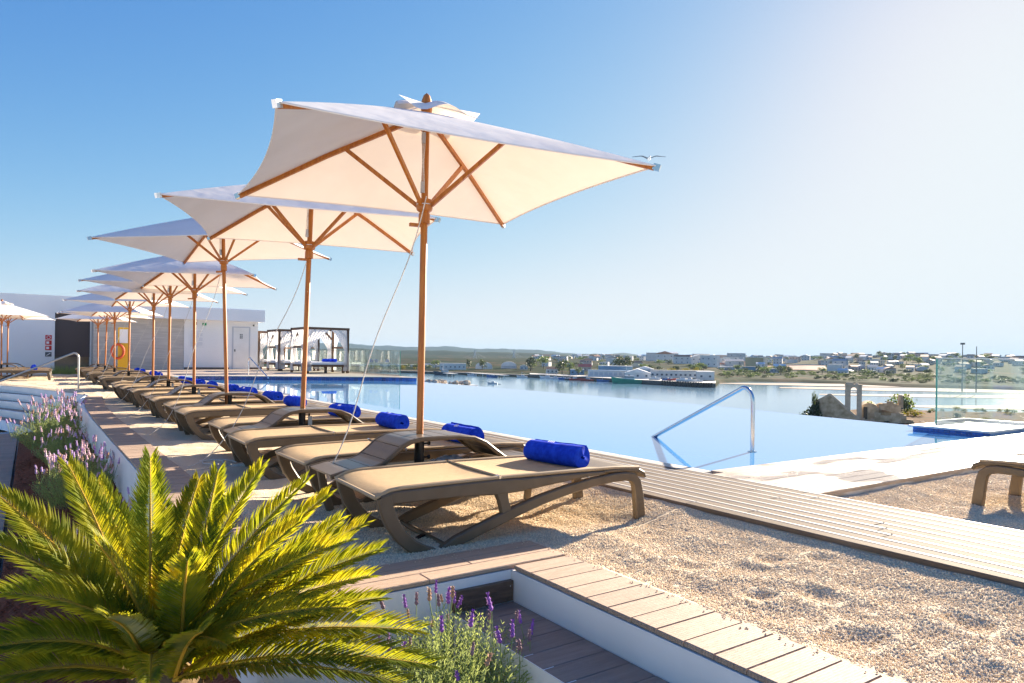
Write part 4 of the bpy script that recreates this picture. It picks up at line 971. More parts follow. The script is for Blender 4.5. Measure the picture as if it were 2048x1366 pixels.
# curtained day beds
def cabana(loc, rz, label):
    e = empty('cabana', loc, rz); tag(e, label, 'day bed', 'curtained day beds by the pool')
    W, D, Hh = 2.05, 2.0, 2.05
    for x in (.05, W - .05):
        for y in (.05, D - .05): MB().box(x - .05, x + .05, y - .05, y + .05, 0, Hh - .1).build('post', 'cabana_wood', e)
    for y in (.05, D - .05): MB().box(-.02, W + .02, y - .04, y + .04, Hh - .098, Hh).build('beam', 'cabana_wood', e)
    for x in (.05, W - .05): MB().box(x - .04, x + .04, .092, D - .092, Hh - .099, Hh - .002).build('beam', 'cabana_wood', e)
    for x, sx in ((.1, 1), (W - .1, -1)):
        for y in (.05, D - .05): MB().bar((x, y, Hh - .5), (x + sx * .38, y, Hh - .11), .06, .07).build('brace', 'cabana_wood', e)
    for x in (.05, W - .05): MB().box(x - .03, x + .03, .1, D - .1, 1.12, 1.21).build('side_rail', 'cabana_wood', e)
    MB().box(.0, W, .0, D, .28, .38).build('bed_base', 'cabana_wood', e)
    for x in (.2, W / 2, W - .2): MB().box(x - .05, x + .05, .12, .22, 0, .28).build('bed_leg', 'cabana_wood', e)
    MB().box(.06, W - .06, .04, D - .06, .382, .50, ch=.03).build('mattress', 'mattress', e)
    def curtain(p0, p1, tie, seed):         # hangs from p0..p1 at the top, gathered at tie
        p0, p1, tie = Vector(p0), Vector(p1), Vector(tie)
        def f(u, v):
            top = p0.lerp(p1, u); zt = tie.z
            if v < .55:
                t = v / .55; g = Vector((lerp(tie.x, tie.x, u), tie.y, zt)) + (p1 - p0).normalized() * (u - .5) * .12
                q = top.lerp(g, t ** .8); q.z = lerp(top.z, zt, t)
            else:
                t = (v - .55) / .45; q = tie + (p1 - p0).normalized() * (u - .5) * lerp(.12, .34, math.sqrt(t)); q.z = lerp(zt, .10, t)
            n = (p1 - p0).cross(Vector((0, 0, 1))).normalized(); k = .035 * math.sin(u * 34 + seed) * (.5 + .5 * v)
            return tuple(q + n * k)
        b = MB(); b.grid(36, 18, f); b.build('curtain', 'curtain', e, True, ang=180)
    z = Hh - .11
    curtain((.12, .0, z), (1.15, .0, z), (.16, .0, 1.05), 1); curtain((W - .12, .0, z), (1.2, .0, z), (W - .12, .0, .95), 2)
    curtain((.0, .1, z), (.0, D * .52, z), (.0, .2, 1.05), 3); curtain((.0, D - .1, z), (.0, D * .5, z), (.0, D - .2, 1.05), 4)
    curtain((W, .1, z), (W, D * .52, z), (W, .2, 1.0), 5); curtain((W, D - .1, z), (W, D * .5, z), (W, D - .2, 1.0), 6)
    curtain((.12, D, z), (.9, D, z), (.2, D, 1.05), 7); curtain((W - .12, D, z), (1.1, D, z), (W - .2, D, 1.05), 8)
    return e
cabana((9.90, 30.5, .262), 0, 'dark timber day bed with tied white curtains beside the glass balustrade')
cabana((9.95, 34.6, .262), 0, 'second curtained day bed, partly hidden behind the first one')
cabana((10.05, 38.7, .262), 0, 'third curtained day bed beside the corner of the white pavilion')
for k, (x, y) in enumerate(((11.10, 31.05), (11.36, 31.05), (10.3, 31.6))):
    t = put_towel((x, y, .262 + .50 + .068), R(20), ('rolled blue towel on the day bed mattress, first of the pair', 'rolled blue towel on the day bed mattress, second of the pair', 'rolled blue towel behind the front curtain of the day bed')[k], 'towels on the day bed', False)
# tufts of grass by the shutter
b = MB(); rd = random.Random(3)
for _ in range(500):
    x = rd.uniform(.7, 2.2); y = BY + .3 + rd.uniform(0, .6); h = rd.uniform(.15, .5); a = rd.uniform(0, 6.28)
    b.add([(x - .012, y, 0), (x + .012, y, 0), (x + .1 * math.cos(a), y + .1 * math.sin(a), h)], [(0, 1, 2)])
tag(b.build('grass', 'lavender_leaf'), 'tufts of green grass in front of the roller shutter', 'grass', kind='stuff')

# ------------------------------------------------------------------ the river, the far shore and the hills
SEA = -19.0
rv = MB(); n = 72
ring = [(.0, 0)]
rv.v = [(0, 0, SEA)] + [(11500 * math.cos(i * 2 * math.pi / n), 11500 * math.sin(i * 2 * math.pi / n), SEA) for i in range(n)]
rv.f = [(0, 1 + i, 1 + (i + 1) % n) for i in range(n)]; rv.mi = [0] * n
tag(rv.build('river', 'river'), kind='structure')
SHORE = [(300, 800), (780, 780), (900, 740), (1000, 700), (1090, 660), (1180, 600), (1300, 540), (1400, 497), (1432, 497), (1440, 590), (1500, 640), (1600, 640), (1700, 600), (1800, 560), (1900, 540), (2050, 520), (2300, 500), (2600, 480)]
HILL = [(300, 3), (1560, 2), (1640, 5), (1700, 8.5), (1740, 9.5), (1780, 12.5), (1830, 10), (1880, 9), (1950, 10), (2050, 9), (2300, 8), (2600, 6)]     # crest of the near rise, metres
def land_z(px, d):
    ds = interp(SHORE, px)
    z = interp([(ds - 12, SEA - 1.5), (ds, -16.6), (ds + 40, -15.8), (ds + 200, -13.5), (ds + 420, interp([(300, -13), (1500, -9), (1650, 0), (1760, 4), (2600, 3)], px)),
                (1150, interp([(300, -12), (1100, -8), (1500, -4), (1620, 0)] + [(p, h) for p, h in HILL if p > 1630], px)),
                (1500, interp([(300, -11), (1100, -4), (1500, 0), (1700, 2), (2600, 2)], px)), (2300, interp([(300, -10), (1000, -8), (1150, 2), (1500, 8), (2600, 9)], px)), (2700, 2)], d)
    if d > ds + 60: z += 1.6 * noise.noise(Vector((px * .012, d * .006, 0))) * min(1, (d - ds) / 400) * (1.2 if px > 1600 else .6)
    return z
def polar(pxs, ds_, fn, name, m):
    b = MB(); v = []
    for p in pxs:
        for d in ds_:
            dd = d(p) if callable(d) else d; x, y = bearing(p, dd); v.append((x, y, fn(p, dd)))
    ny = len(ds_); b.v = v; b.f = [(i * ny + j, (i + 1) * ny + j, (i + 1) * ny + j + 1, i * ny + j + 1) for i in range(len(pxs) - 1) for j in range(ny - 1)]; b.mi = [0] * len(b.f)
    return tag(b.build(name, m, None, True, ang=180), kind='structure')
cols = [300 + 10 * k for k in range(231)]
rows = [lambda p: interp(SHORE, p) - 12, lambda p: interp(SHORE, p) - 1, lambda p: interp(SHORE, p) + 4, lambda p: interp(SHORE, p) + 40] + [(lambda p, k=k: lerp(interp(SHORE, p) + 60, 2700, (k / 24) ** 1.4)) for k in range(25)]
polar(cols, rows, land_z, 'terrain', 'land')
RID = {'near': [(300, 30), (700, 24), (800, 20), (900, 20), (1000, 18), (1080, 15), (1150, 12), (1250, 11), (1400, 10), (1500, 10), (1650, 9), (2600, 6)],
       'far': [(300, 130), (600, 118), (700, 112), (760, 100), (830, 96), (900, 90), (960, 86), (1020, 82), (1080, 76), (1120, 50), (1160, 42), (1200, 34), (1225, 42), (1243, 60), (1262, 44), (1300, 24), (1360, 10), (1500, 5), (2600, 0)]}
polar([300 + 12 * k for k in range(180)], [2600, 2800, 3000, 3200, 3450, 3800, 4300],
      lambda p, d: interp(RID['near'], p) * (1 - (abs(d - 3450) / 900) ** 1.5) + 9 * noise.noise(Vector((p * .012, d * .002, 3))) + 4 * noise.noise(Vector((p * .05, d * .002, 5))) - (20 if d < 2650 else 0) - (12 if d > 4200 else 0) + (1.5 if d < 4000 else 0), 'hill', 'hills')
polar([300 + 8 * k for k in range(222)], [5400, 6200, 6900, 7500, 8300, 9200],
      lambda p, d: interp(RID['far'], p) * max(-.2, 1 - (abs(d - 7500) / 2000) ** 1.4) + 20 * noise.noise(Vector((p * .014, d * .0012, 7))) + 9 * noise.noise(Vector((p * .06, d * .002, 1))) - 6, 'hill', 'hills')
# sand flats in the river
for k, (p0, p1, d0, d1, z) in enumerate(((1560, 2400, 470, 535, SEA + .16), (1640, 2500, 395, 432, SEA + .12), (1440, 1900, 545, 600, SEA + .2), (1800, 2500, 300, 330, SEA + .1))):
    b = MB(); m_ = 40
    for i in range(m_):
        pa, pb = lerp(p0, p1, i / m_), lerp(p0, p1, (i + 1) / m_)
        def q(p, t, i_):
            s = math.sin(math.pi * max(.02, min(.98, (p - p0) / (p1 - p0)))) ** .5; w = 1 + .3 * noise.noise(Vector((p * .01, t * 3, k)))
            c = (d0 + d1) / 2; h = (d1 - d0) / 2 * s * w
            return (*bearing(p, c + h * t), z)
        b.add([q(pa, -1, i), q(pb, -1, i), q(pb, 1, i), q(pa, 1, i)], [(0, 1, 2, 3)])
    tag(b.build('sand_flat', 'sand'), kind='structure')

# ------------------------------------------------------------------ far town
def facing(px): return math.atan2(*[(-1) * k for k in ((lambda q: (q[0], -q[1]))(bearing(px, 1.0)))])
def yaw_to_cam(px, extra=0):
    x, y = bearing(px, 1.0); return math.atan2(y, x) - math.pi / 2 + extra
def house(px, d, w, h, dep, wallm, roofm, name, label, group=None, cat='house', roof='flat', z=None, wins=0, rows=1, rz=0.0, shutter=None):
    x, y = bearing(px, d); z = land_z(px, d) - .4 if z is None else z
    e = empty(name, (x, y, z), yaw_to_cam(px, rz)); tag(e, label, cat, group)
    MB().box(-w / 2, w / 2, 0, dep, 0, h).build('wall', wallm, e)
    if roof == 'flat': MB().box(-w / 2 - .2, w / 2 + .2, -.2, dep + .2, h + .002, h + .5).build('roof', roofm, e)
    elif roof == 'gable':
        r = min(dep, w) * .22
        MB().add([(-w / 2 - .4, -.4, h), (w / 2 + .4, -.4, h), (w / 2 + .4, dep + .4, h), (-w / 2 - .4, dep + .4, h), (-w / 2 - .4, dep / 2, h + r), (w / 2 + .4, dep / 2, h + r)],
                 [(3, 2, 1, 0), (0, 1, 5, 4), (2, 3, 4, 5), (1, 2, 5), (3, 0, 4)]).build('roof', roofm, e)
    elif roof == 'front':
        r = w * .16
        MB().add([(-w / 2 - .3, -.3, h), (w / 2 + .3, -.3, h), (w / 2 + .3, dep + .3, h), (-w / 2 - .3, dep + .3, h), (0, -.3, h + r), (0, dep + .3, h + r)],
                 [(3, 2, 1, 0), (0, 4, 5, 3), (1, 2, 5, 4), (0, 1, 4), (2, 3, 5)]).build('roof', roofm, e)
    elif roof == 'arch':
        b = MB(); n_ = 10; pr = [(-w / 2 * math.cos(math.pi * k / n_), h + w * .28 * math.sin(math.pi * k / n_)) for k in range(n_ + 1)]
        b.v = [(x_, -.2, z_) for x_, z_ in pr] + [(x_, dep + .2, z_) for x_, z_ in pr]; b.f = [(k, k + n_ + 1, k + n_ + 2, k + 1) for k in range(n_)] + [tuple(range(n_ + 1)), tuple(range(2 * n_ + 1, n_, -1))]; b.mi = [0] * len(b.f); b.build('roof', roofm, e)
    for r_ in range(rows):
        for k in range(wins):
            cx = -w / 2 + w * (k + .5) / wins; ww = min(1.6, w / wins * .45) if not shutter else w / wins * .7; hh = 1.5 if not shutter else h * .55
            cz = (h / rows) * (r_ + .5); MB().box(cx - ww / 2, cx + ww / 2, -.06, -.003, cz - hh / 2, cz + hh / 2).build('window', 'pane' if not shutter else shutter, e)
    return e
Q = -15.9
# harbour front, named one by one
house(1222, 612, 38, 5.2, 14, 'house_white', 'hall_blue', 'warehouse', 'long white harbour shed with blue bays behind the moored red boats', None, 'warehouse', 'flat', Q, 9, 1, R(6), 'house_grey')
house(1232, 632, 30, 9.0, 10, 'hall_blue', 'roof_white', 'warehouse', 'pale blue upper storey of the harbour shed above the bays', None, 'warehouse', 'flat', Q, 6, 1, R(6))
house(1276, 575, 21, 4.6, 24, 'house_white', 'roof_white', 'warehouse', 'white gabled boathouse behind the green trawler', None, 'warehouse', 'front', Q, 3, 1)
house(1290, 600, 15, 7.4, 16, 'house_white', 'roof_white', 'warehouse', 'tall white gabled shed behind the boathouse', None, 'warehouse', 'front', Q, 0, 1)
house(1362, 585, 50, 6.4, 12, 'house_white', 'roof_grey', 'warehouse', 'long low white quay building with a row of windows', None, 'warehouse', 'flat', Q, 13, 1, R(4))
house(1412, 545, 13, 6.6, 14, 'house_white', 'roof_white', 'warehouse', 'white end block of the quay building with a red stripe below', None, 'warehouse', 'flat', Q, 2, 1, R(4))
house(906, 800, 30, 7.5, 12, 'house_white', 'roof_white', 'warehouse', 'white two storey warehouse with dark windows behind the dark trawler', None, 'warehouse', 'flat', -16, 6, 1)
house(800, 900, 130, 2.4, 8, 'house_white', 'roof_white', 'warehouse', 'very long low white shed on the far left bank', None, 'warehouse', 'flat', -14.5)
house(862, 880, 16, 4, 10, 'house_grey', 'roof_grey', 'warehouse', 'small grey shed beside the round tree on the bank', None, 'warehouse', 'gable', -16)
house(968, 830, 20, 3.6, 8, 'house_white', 'roof_white', 'warehouse', 'low white vaulted shed behind the long pier', None, 'warehouse', 'arch', -15.5)
house(1018, 850, 19, 4.0, 9, 'house_grey', 'roof_white', 'warehouse', 'grey vaulted shed next to the white house by the pier', None, 'warehouse', 'arch', -15)
house(1048, 820, 9, 5.2, 9, 'house_white', 'roof_white', 'warehouse', 'small white gabled house beside the dark round tree', None, 'warehouse', 'front', -15.5, 2)
house(1105, 700, 12, 4.6, 8, 'house_white', 'roof_tile', 'warehouse', 'white harbour office with brown roof behind the moored boats', None, 'warehouse', 'gable', Q, 3)
house(1155, 660, 13, 5.0, 8, 'hall_blue', 'roof_white', 'warehouse', 'pale blue harbour kiosk beside the tall dark trees', None, 'warehouse', 'flat', Q, 3)
house(1170, 760, 14, 5, 14, 'house_pink', 'roof_red', 'warehouse', 'house with a bright red roof behind the harbour trees', None, 'house', 'gable', None, 3)
house(1512, 900, 26, 17, 22, 'hall_beige', 'hall_beige', 'factory_hall', 'tall windowless beige factory hall on the far bank', None, 'factory', 'flat', -14)
house(1531, 885, 5, 17.5, 20, 'house_cream', 'house_cream', 'factory_tower', 'narrow cream tower beside the beige factory hall', None, 'factory', 'flat', -14)
house(1503, 850, 22, 6, 12, 'hall_blue', 'roof_grey', 'factory_shed', 'pale blue factory shed below the beige hall', None, 'factory', 'flat', -14, 0)
house(1462, 870, 30, 5, 14, 'house_grey', 'roof_white', 'factory_shed', 'pale low factory shed left of the beige hall', None, 'factory', 'flat', -14, 5)
house(1548, 800, 16, 4.5, 9, 'house_grey', 'roof_grey', 'factory_shed', 'grey low shed behind the dark trees on the bank', None, 'factory', 'flat', -14, 4)
e = empty('market_hall', (*bearing(1612, 880), -14), yaw_to_cam(1612)); tag(e, 'wide hall with a sweeping red brown roof on the far bank', 'hall')
b = MB(); n_ = 12
pr = [lerp(-52, 52, k / n_) for k in range(n_ + 1)]
for xa, xb in zip(pr, pr[1:]):
    za = interp([(-52, 7), (0, 9), (30, 9), (52, 1)], xa); zb = interp([(-52, 7), (0, 9), (30, 9), (52, 1)], xb)
    b.add([(xa, -6, za * .35), (xb, -6, zb * .35), (xb, 26, zb), (xa, 26, za)], [(0, 1, 2, 3)])
b.build('roof', 'red_earth', e); MB().box(-48, 46, -5.5, 20, 0, 2.2).build('wall', 'hall_blue', e)
b = MB(); b.bar((-52, 26.3, 7.2), (0, 26.3, 9.3), .6, .7); b.bar((0, 26.3, 9.3), (30, 26.3, 9.3), .6, .7); b.bar((30, 26, 9.4), (53, -6, .8), 1.2, .9); b.build('ridge_beam', 'house_grey', e)
MB().box(40, 66, 4, 9, 0, 4.2).build('side_wing', 'hull_blue', e)
rt = random.Random(21)
WM = ['house_white'] * 6 + ['house_cream', 'house_pink', 'house_grey', 'house_white']
RM = ['roof_tile', 'roof_tile', 'roof_white', 'roof_grey', 'roof_white']
taken = []
MARKS = [(800, 'long low white shed'), (906, 'dark trawler'), (965, 'long pier'), (1062, 'spreading dark tree'), (1113, 'moored white boats'), (1170, 'bright red roof'), (1222, 'blue bayed shed'), (1256, 'green trawler'), (1310, 'gabled boathouse'),
         (1362, 'long quay building'), (1412, 'end of the quay'), (1462, 'pale factory shed'), (1512, 'beige factory hall'), (1562, 'pair of dark trees'), (1620, 'sweeping red roof'), (1664, 'chapel gable'), (1706, 'bell arch'), (1760, 'chapel vault'), (1800, 'chapel chimney'), (1850, 'headland shrubs'), (1890, 'glass pane edge'), (1925, 'lamp mast'), (1953, 'plain mast'), (2010, 'glass balustrade')]
def near_mark(px): return min(MARKS, key=lambda q: abs(q[0] - px))[1]
def spot(px, d, d0, d1):
    m_ = near_mark(px); mx_ = [a for a, b_ in MARKS if b_ == m_][0]
    return ('above ' if abs(px - mx_) < 9 else 'left of ' if px < mx_ else 'right of ') + m_ + (', front row' if d < lerp(d0, d1, .3) else ', middle row' if d < lerp(d0, d1, .62) else ', back row')
def town(n_, p0, p1, d0, d1, lab, grp, wr, hr):
    k = 0; tries = 0
    while k < n_ and tries < n_ * 40:
        tries += 1; px = rt.uniform(p0, p1); d = lerp(d0, d1, rt.random() ** .8)
        if d < interp(SHORE, px) + 150: continue
        w = rt.uniform(*wr); s = w / d * 1400
        if any(abs(px - a) < (s + c) * .45 and abs(d - b_) < 26 for a, b_, c in taken): continue
        taken.append((px, d, s)); k += 1
        h = rt.uniform(*hr); rf = rt.choice(('flat', 'gable', 'gable', 'flat', 'front')); wm = rt.choice(WM); rm = rt.choice(RM)
        if rf == 'flat': rm = rt.choice(('roof_white', 'roof_grey', 'roof_white'))
        lb2 = f"{lab} {'taller ' if h > 6 else ''}{wm[6:]} house, {dict(flat='flat', gable='ridged', front='gabled')[rf]} {rm[5:]} roof, {spot(px, d, d0, d1)}"
        house(px, d, w, h, rt.uniform(8, 14), wm, rm, 'town_house' if wr[0] < 20 else 'apartment_block', lb2.replace('house,', 'flats,') if wr[0] > 20 else lb2, grp, 'house', rf, None, rt.choice((0, 2, 3)) if d < 1300 else rt.choice((0, 2)), 2 if h > 6 else 1, rt.uniform(-.5, .5))
town(165, 1070, 1690, 800, 2100, 'small', 'houses of the town across the river', (8, 17), (4, 9))
town(125, 1640, 2090, 760, 1180, 'tiny hillside', 'houses on the hillside', (6, 12), (3.5, 6.5))
town(14, 1280, 1480, 900, 1300, 'big', 'blocks of flats in the town', (22, 40), (10, 15))

# trees
def crown_mesh(seed, n_, rx, rz, leaf, m):
    rd = random.Random(seed); b = MB(); cl = []
    for _ in range(11):
        a = rd.uniform(0, 6.28); q = rd.random() ** .5; cl.append((Vector((rx * .62 * q * math.cos(a), rx * .62 * q * math.sin(a), rz * rd.uniform(-.45, .55))), rd.uniform(.35, .6)))
    for _ in range(n_):
        c, s = rd.choice(cl); v = Vector((rd.gauss(0, 1), rd.gauss(0, 1), rd.gauss(0, 1))).normalized() * (rd.random() ** .4)
        p = c + Vector((v.x * rx * s, v.y * rx * s, v.z * rz * s)); o = Vector((rd.gauss(0, 1), rd.gauss(0, 1), rd.gauss(0, 1))).normalized(); t = o.orthogonal().normalized(); w = o.cross(t); l = leaf * rd.uniform(.6, 1.2)
        b.add([p - t * l, p + w * l * .7, p + t * l, p - w * l * .7], [(0, 1, 2, 3)])
    return b.mesh('crown', m)
TRK = MB().tube([(0, 0, 0), (.02, .01, .5), (0, .03, 1)], [.09, .07, .05], 7).tube([(0, .02, .7), (.25, .1, 1.1)], [.05, .02], 5).tube([(0, .02, .75), (-.22, -.1, 1.15)], [.05, .02], 5).mesh('trunk', 'trunk')
CRN = {('leaf', k): crown_mesh(k, 420, 1, .8, .10, 'leaf') for k in range(3)}
CRN.update({('leaf_dark', k): crown_mesh(10 + k, 420, 1, .85, .10, 'leaf_dark') for k in range(3)})
CRN.update({('leaf_yellow', k): crown_mesh(20 + k, 380, 1, .8, .10, 'leaf_yellow') for k in range(2)})
def tree(px, d, h, w, m, label, group=None, z=None, name='tree', cat='tree', trunk=.16):
    x, y = bearing(px, d); z = land_z(px, d) - .3 if z is None else z
    e = empty(name, (x, y, z), rt.uniform(0, 6.28)); tag(e, label, cat, group)
    k = rt.randrange(2 if m == 'leaf_yellow' else 3)
    c = ob('crown', CRN[(m, k)], e, (0, 0, h * (trunk + (1 - trunk) * .5))); c.scale = (w / 2, w / 2, h * (1 - trunk) * .66)
    if trunk > 0:
        t = ob('trunk', TRK, e); t.scale = (h * .5, h * .5, h * (trunk + .2))
    return e
for px, d, h, w, m, lb_ in ((965, 790, 13, 12, 'leaf_dark', 'dark round tree behind the long pier'), (1062, 770, 17, 15, 'leaf_dark', 'big dark spreading tree beside the small white house'), (872, 830, 11, 12, 'leaf', 'green tree next to the white two storey warehouse'),
                          (938, 850, 12, 11, 'leaf_dark', 'dark tree at the end of the white two storey warehouse'), (1125, 690, 16, 14, 'leaf_dark', 'tall dark tree beside the pale blue kiosk'), (1140, 680, 12, 11, 'leaf', 'lower green tree beside the tall dark one at the harbour'), (1088, 860, 16, 18, 'leaf', 'broad green tree on the rise behind the harbour'),
                          (1236, 720, 17, 16, 'leaf_dark', 'dark tree above the pale blue harbour shed'), (1252, 715, 18, 17, 'leaf_dark', 'largest dark tree above the harbour sheds'), (1205, 740, 10, 11, 'leaf', 'small green tree left of the pale blue harbour shed'), (1158, 650, 8, 10, 'leaf', 'bushy green tree beside the pale blue kiosk'),
                          (1343, 640, 7.5, 11, 'leaf_yellow', 'first yellowing tree behind the long quay building'), (1369, 640, 7.5, 13, 'leaf_yellow', 'second yellowing tree behind the long quay building'), (1394, 640, 8, 10, 'leaf_yellow', 'third yellowing tree behind the long quay building'),
                          (1518, 780, 10, 11, 'leaf_dark', 'dark tree below the beige factory hall'), (1562, 740, 11, 12, 'leaf_dark', 'dark tree before the sweeping roof, first of a pair'), (1574, 760, 11, 13, 'leaf_dark', 'dark tree before the sweeping roof, second of a pair')):
    tree(px, d, h, w, m, lb_)
for k in range(190):
    px = rt.uniform(1060, 2080); d = rt.uniform(max(interp(SHORE, px) + 120, 720), 1700 if px < 1650 else 1150); m_ = rt.choice(('leaf', 'leaf_dark', 'leaf')); h_ = rt.uniform(4, 9); w_ = rt.uniform(7, 16); tree(px, d, h_, w_, m_, f"{'tall' if h_ > 6.5 else 'low'} {'broad ' if w_ > 11.5 else ''}{'dark' if m_ == 'leaf_dark' else 'green'} tree, {spot(px, d, 700, 1500)}", 'trees among the far houses')
for k in range(240):
    px = rt.uniform(1440, 2090); d = interp(SHORE, px) + rt.uniform(18, 190); s = rt.uniform(1.6, 4.2)
    m_ = rt.choice(('leaf', 'leaf_dark', 'leaf')); tree(px, d, s, s * rt.uniform(2, 3.4), m_, f"{'bigger' if s > 2.4 else 'small'} {'dark' if m_ == 'leaf_dark' else 'green'} bush on the dry bank {spot(px, d - interp(SHORE, px), 18, 190)}", 'bushes on the dry bank', None, 'bush', 'bush', 0)
for k in range(20):
    px = rt.uniform(720, 860); d = rt.uniform(800, 880); s = rt.uniform(3, 6)
    m_ = rt.choice(('leaf', 'leaf_dark', 'leaf_yellow')); tree(px, d, s, s * 2, m_, f"{'bigger' if s > 4.5 else 'small'} {dict(leaf='green', leaf_yellow='yellow', leaf_dark='dark')[m_]} bush beside the long white shed, {'pier' if px > 790 else 'pool'} end", 'bushes by the long shed', None, 'bush', 'bush', 0)
# quay walls, piers
def quay(p0, p1, label, top=Q, out=6, back=60, n_=14):
    b = MB()
    for i in range(n_):
        a, c = lerp(p0, p1, i / n_), lerp(p0, p1, (i + 1) / n_); q = []
        for p in (a, c):
            d0 = interp(SHORE, p) - out; d1 = d0 + back; q.append((bearing(p, d0), bearing(p, d1)))
        (a0, a1), (c0, c1) = q
        b.add([(*a0, SEA - 1), (*c0, SEA - 1), (*c0, top), (*a0, top), (*c1, top), (*a1, top)], [(0, 1, 2, 3)], 0); b.add([(*a0, top + .02), (*c0, top + .02), (*c1, top + .02), (*a1, top + .02)], [(0, 1, 2, 3)], 1)
    o = b.build('quay', ['quay', 'concrete']); tag(o, label, 'quay')
    return o
qo = quay(1060, 1432, 'long dark stone quay along the harbour front')
for k in range(20):
    p = lerp(1325, 1424, k / 19); x, y = bearing(p, interp(SHORE, p) - 6.6); MB().box(-.35, .35, -.5, .5, SEA - .5, Q + .3).build('fender', 'black', qo, loc=(x, y, 0))
quay(760, 1060, 'low dark quay behind the wooden piers', -16.6, 4, 40)
def pier(p0, p1, d0, d1, label, n_):
    e = empty('pier', (*bearing(p0, d0), 0)); tag(e, label, 'pier'); o = Vector((*bearing(p0, d0), 0)); a = Vector((0, 0, 0)); c = Vector((*bearing(p1, d1), 0)) - o
    MB().bar(a + Vector((0, 0, -16.7)), c + Vector((0, 0, -16.7)), 7, .7).build('pier_deck', 'concrete', e)
    for k in range(n_):
        p = a.lerp(c, (k + .5) / n_); MB().tube([(p.x, p.y, SEA - 1), (p.x, p.y, -17)], .55, 7).build('pile', 'quay' if k % 3 else 'house_grey', e)
pier(938, 1012, 720, 640, 'long wooden pier on rows of piles across the river', 16)
pier(893, 910, 690, 665, 'short pier on pale piles beside the dark trawler', 5)
# boats
def boat(px, d, L, hull, label, cab=True, rz=0.0, mast=True):
    x, y = bearing(px, d); e = empty('boat', (x, y, SEA), yaw_to_cam(px, rz)); tag(e, label, 'boat'); n_ = 10; b = MB(); H_ = L * .13
    sec = []
    for k in range(n_ + 1):
        t = k / n_; bw = L * .15 * (math.sin(math.pi * min(1, .25 + t * .75)) ** .6 if t < 1 else 0.02); z1 = H_ * (1 + .7 * t ** 2); x_ = lerp(-L / 2, L / 2, t)
        sec.append([(x_ + (.06 * L * t), -bw, z1), (x_, -bw * .7, 0), (x_, 0, -H_ * .3), (x_, bw * .7, 0), (x_ + (.06 * L * t), bw, z1)])
    b.v = [p for s in sec for p in s]
    b.f = [(k * 5 + j, k * 5 + j + 1, (k + 1) * 5 + j + 1, (k + 1) * 5 + j) for k in range(n_) for j in range(4)] + [(k * 5, (k + 1) * 5, (k + 1) * 5 + 4, k * 5 + 4) for k in range(n_)] + [(0, 1, 2, 3, 4)]; b.mi = [0] * len(b.f)
    b.build('hull', hull, e, True)
    if cab:
        c = MB().box(-L * .22, L * .10, -L * .09, L * .09, H_, H_ + L * .13, ch=.2).build('cabin', 'hull_white', e)
        MB().box(-L * .20, L * .104, -L * .092, L * .092, H_ + L * .075, H_ + L * .11).build('window_band', 'pane', c)
    if mast:
        m_ = MB().tube([(L * .05, 0, H_), (L * .05, 0, H_ + L * .42)], L * .008 + .05, 6); m_.bar((L * .05, 0, H_ + L * .38), (-L * .3, 0, H_ + L * .2), .12, .12); m_.build('mast', 'house_grey', e)
    return e
boat(1256, 545, 23, 'hull_green', 'green hulled trawler with white wheelhouse moored at the quay', True, R(184)); boat(888, 700, 20, 'hull_dark', 'dark hulled trawler beside the short pier', True, R(200))
boat(1175, 585, 11, 'hull_red', 'red fishing boat moored beside the long harbour shed', True, R(190)); boat(1152, 600, 11, 'hull_red', 'red fishing boat moored before the pale blue kiosk', True, R(10)); boat(1207, 575, 10, 'hull_blue', 'blue fishing boat moored under the harbour shed', False, R(188))
boat(1094, 640, 12, 'hull_white', 'white motor boat moored before the harbour office', True, R(185)); boat(1113, 625, 10, 'hull_white', 'white boat moored beside the white motor boat', True, R(6)); boat(1128, 615, 9, 'hull_blue', 'small blue and white boat among the moored boats', True, R(186)); boat(1140, 608, 9, 'hull_dark', 'small dark boat beside the red fishing boat', True, R(3))
boat(986, 500, 7, 'hull_white', 'small white motor boat out on the open river', True, R(170), False); boat(1000, 495, 1.8, 'hull_dark', 'tiny dark dinghy following the white motor boat', False, R(170), False)
boat(985, 655, 10, 'hull_blue', 'blue boat lying under the long pier', True, R(190), False); boat(945, 690, 9, 'hull_white', 'white boat at the shore end of the long pier', True, R(190), False); boat(1045, 660, 10, 'hull_white', 'white boat moored at the low quay', True, R(190))
# stored boats and vans on the quay
for k, (px, w, m) in enumerate(((1310, 9, 'hull_white'), (1335, 8, 'hull_blue'), (1345, 7, 'hull_red'), (1368, 11, 'hull_white'), (1382, 9, 'hull_white'), (1398, 6, 'hull_white'))):
    o = boat(px, interp(SHORE, px) + 9, w, m, ('white boat laid up on the quay near the boathouse', 'blue covered boat laid up on the quay', 'red boat laid up on the quay', 'largest white boat laid up on the quay', 'white boat laid up next to the largest one', 'small white boat laid up at the quay end')[k], True, R(rt.uniform(-20, 20)), False)
    o.location.z = Q + .4
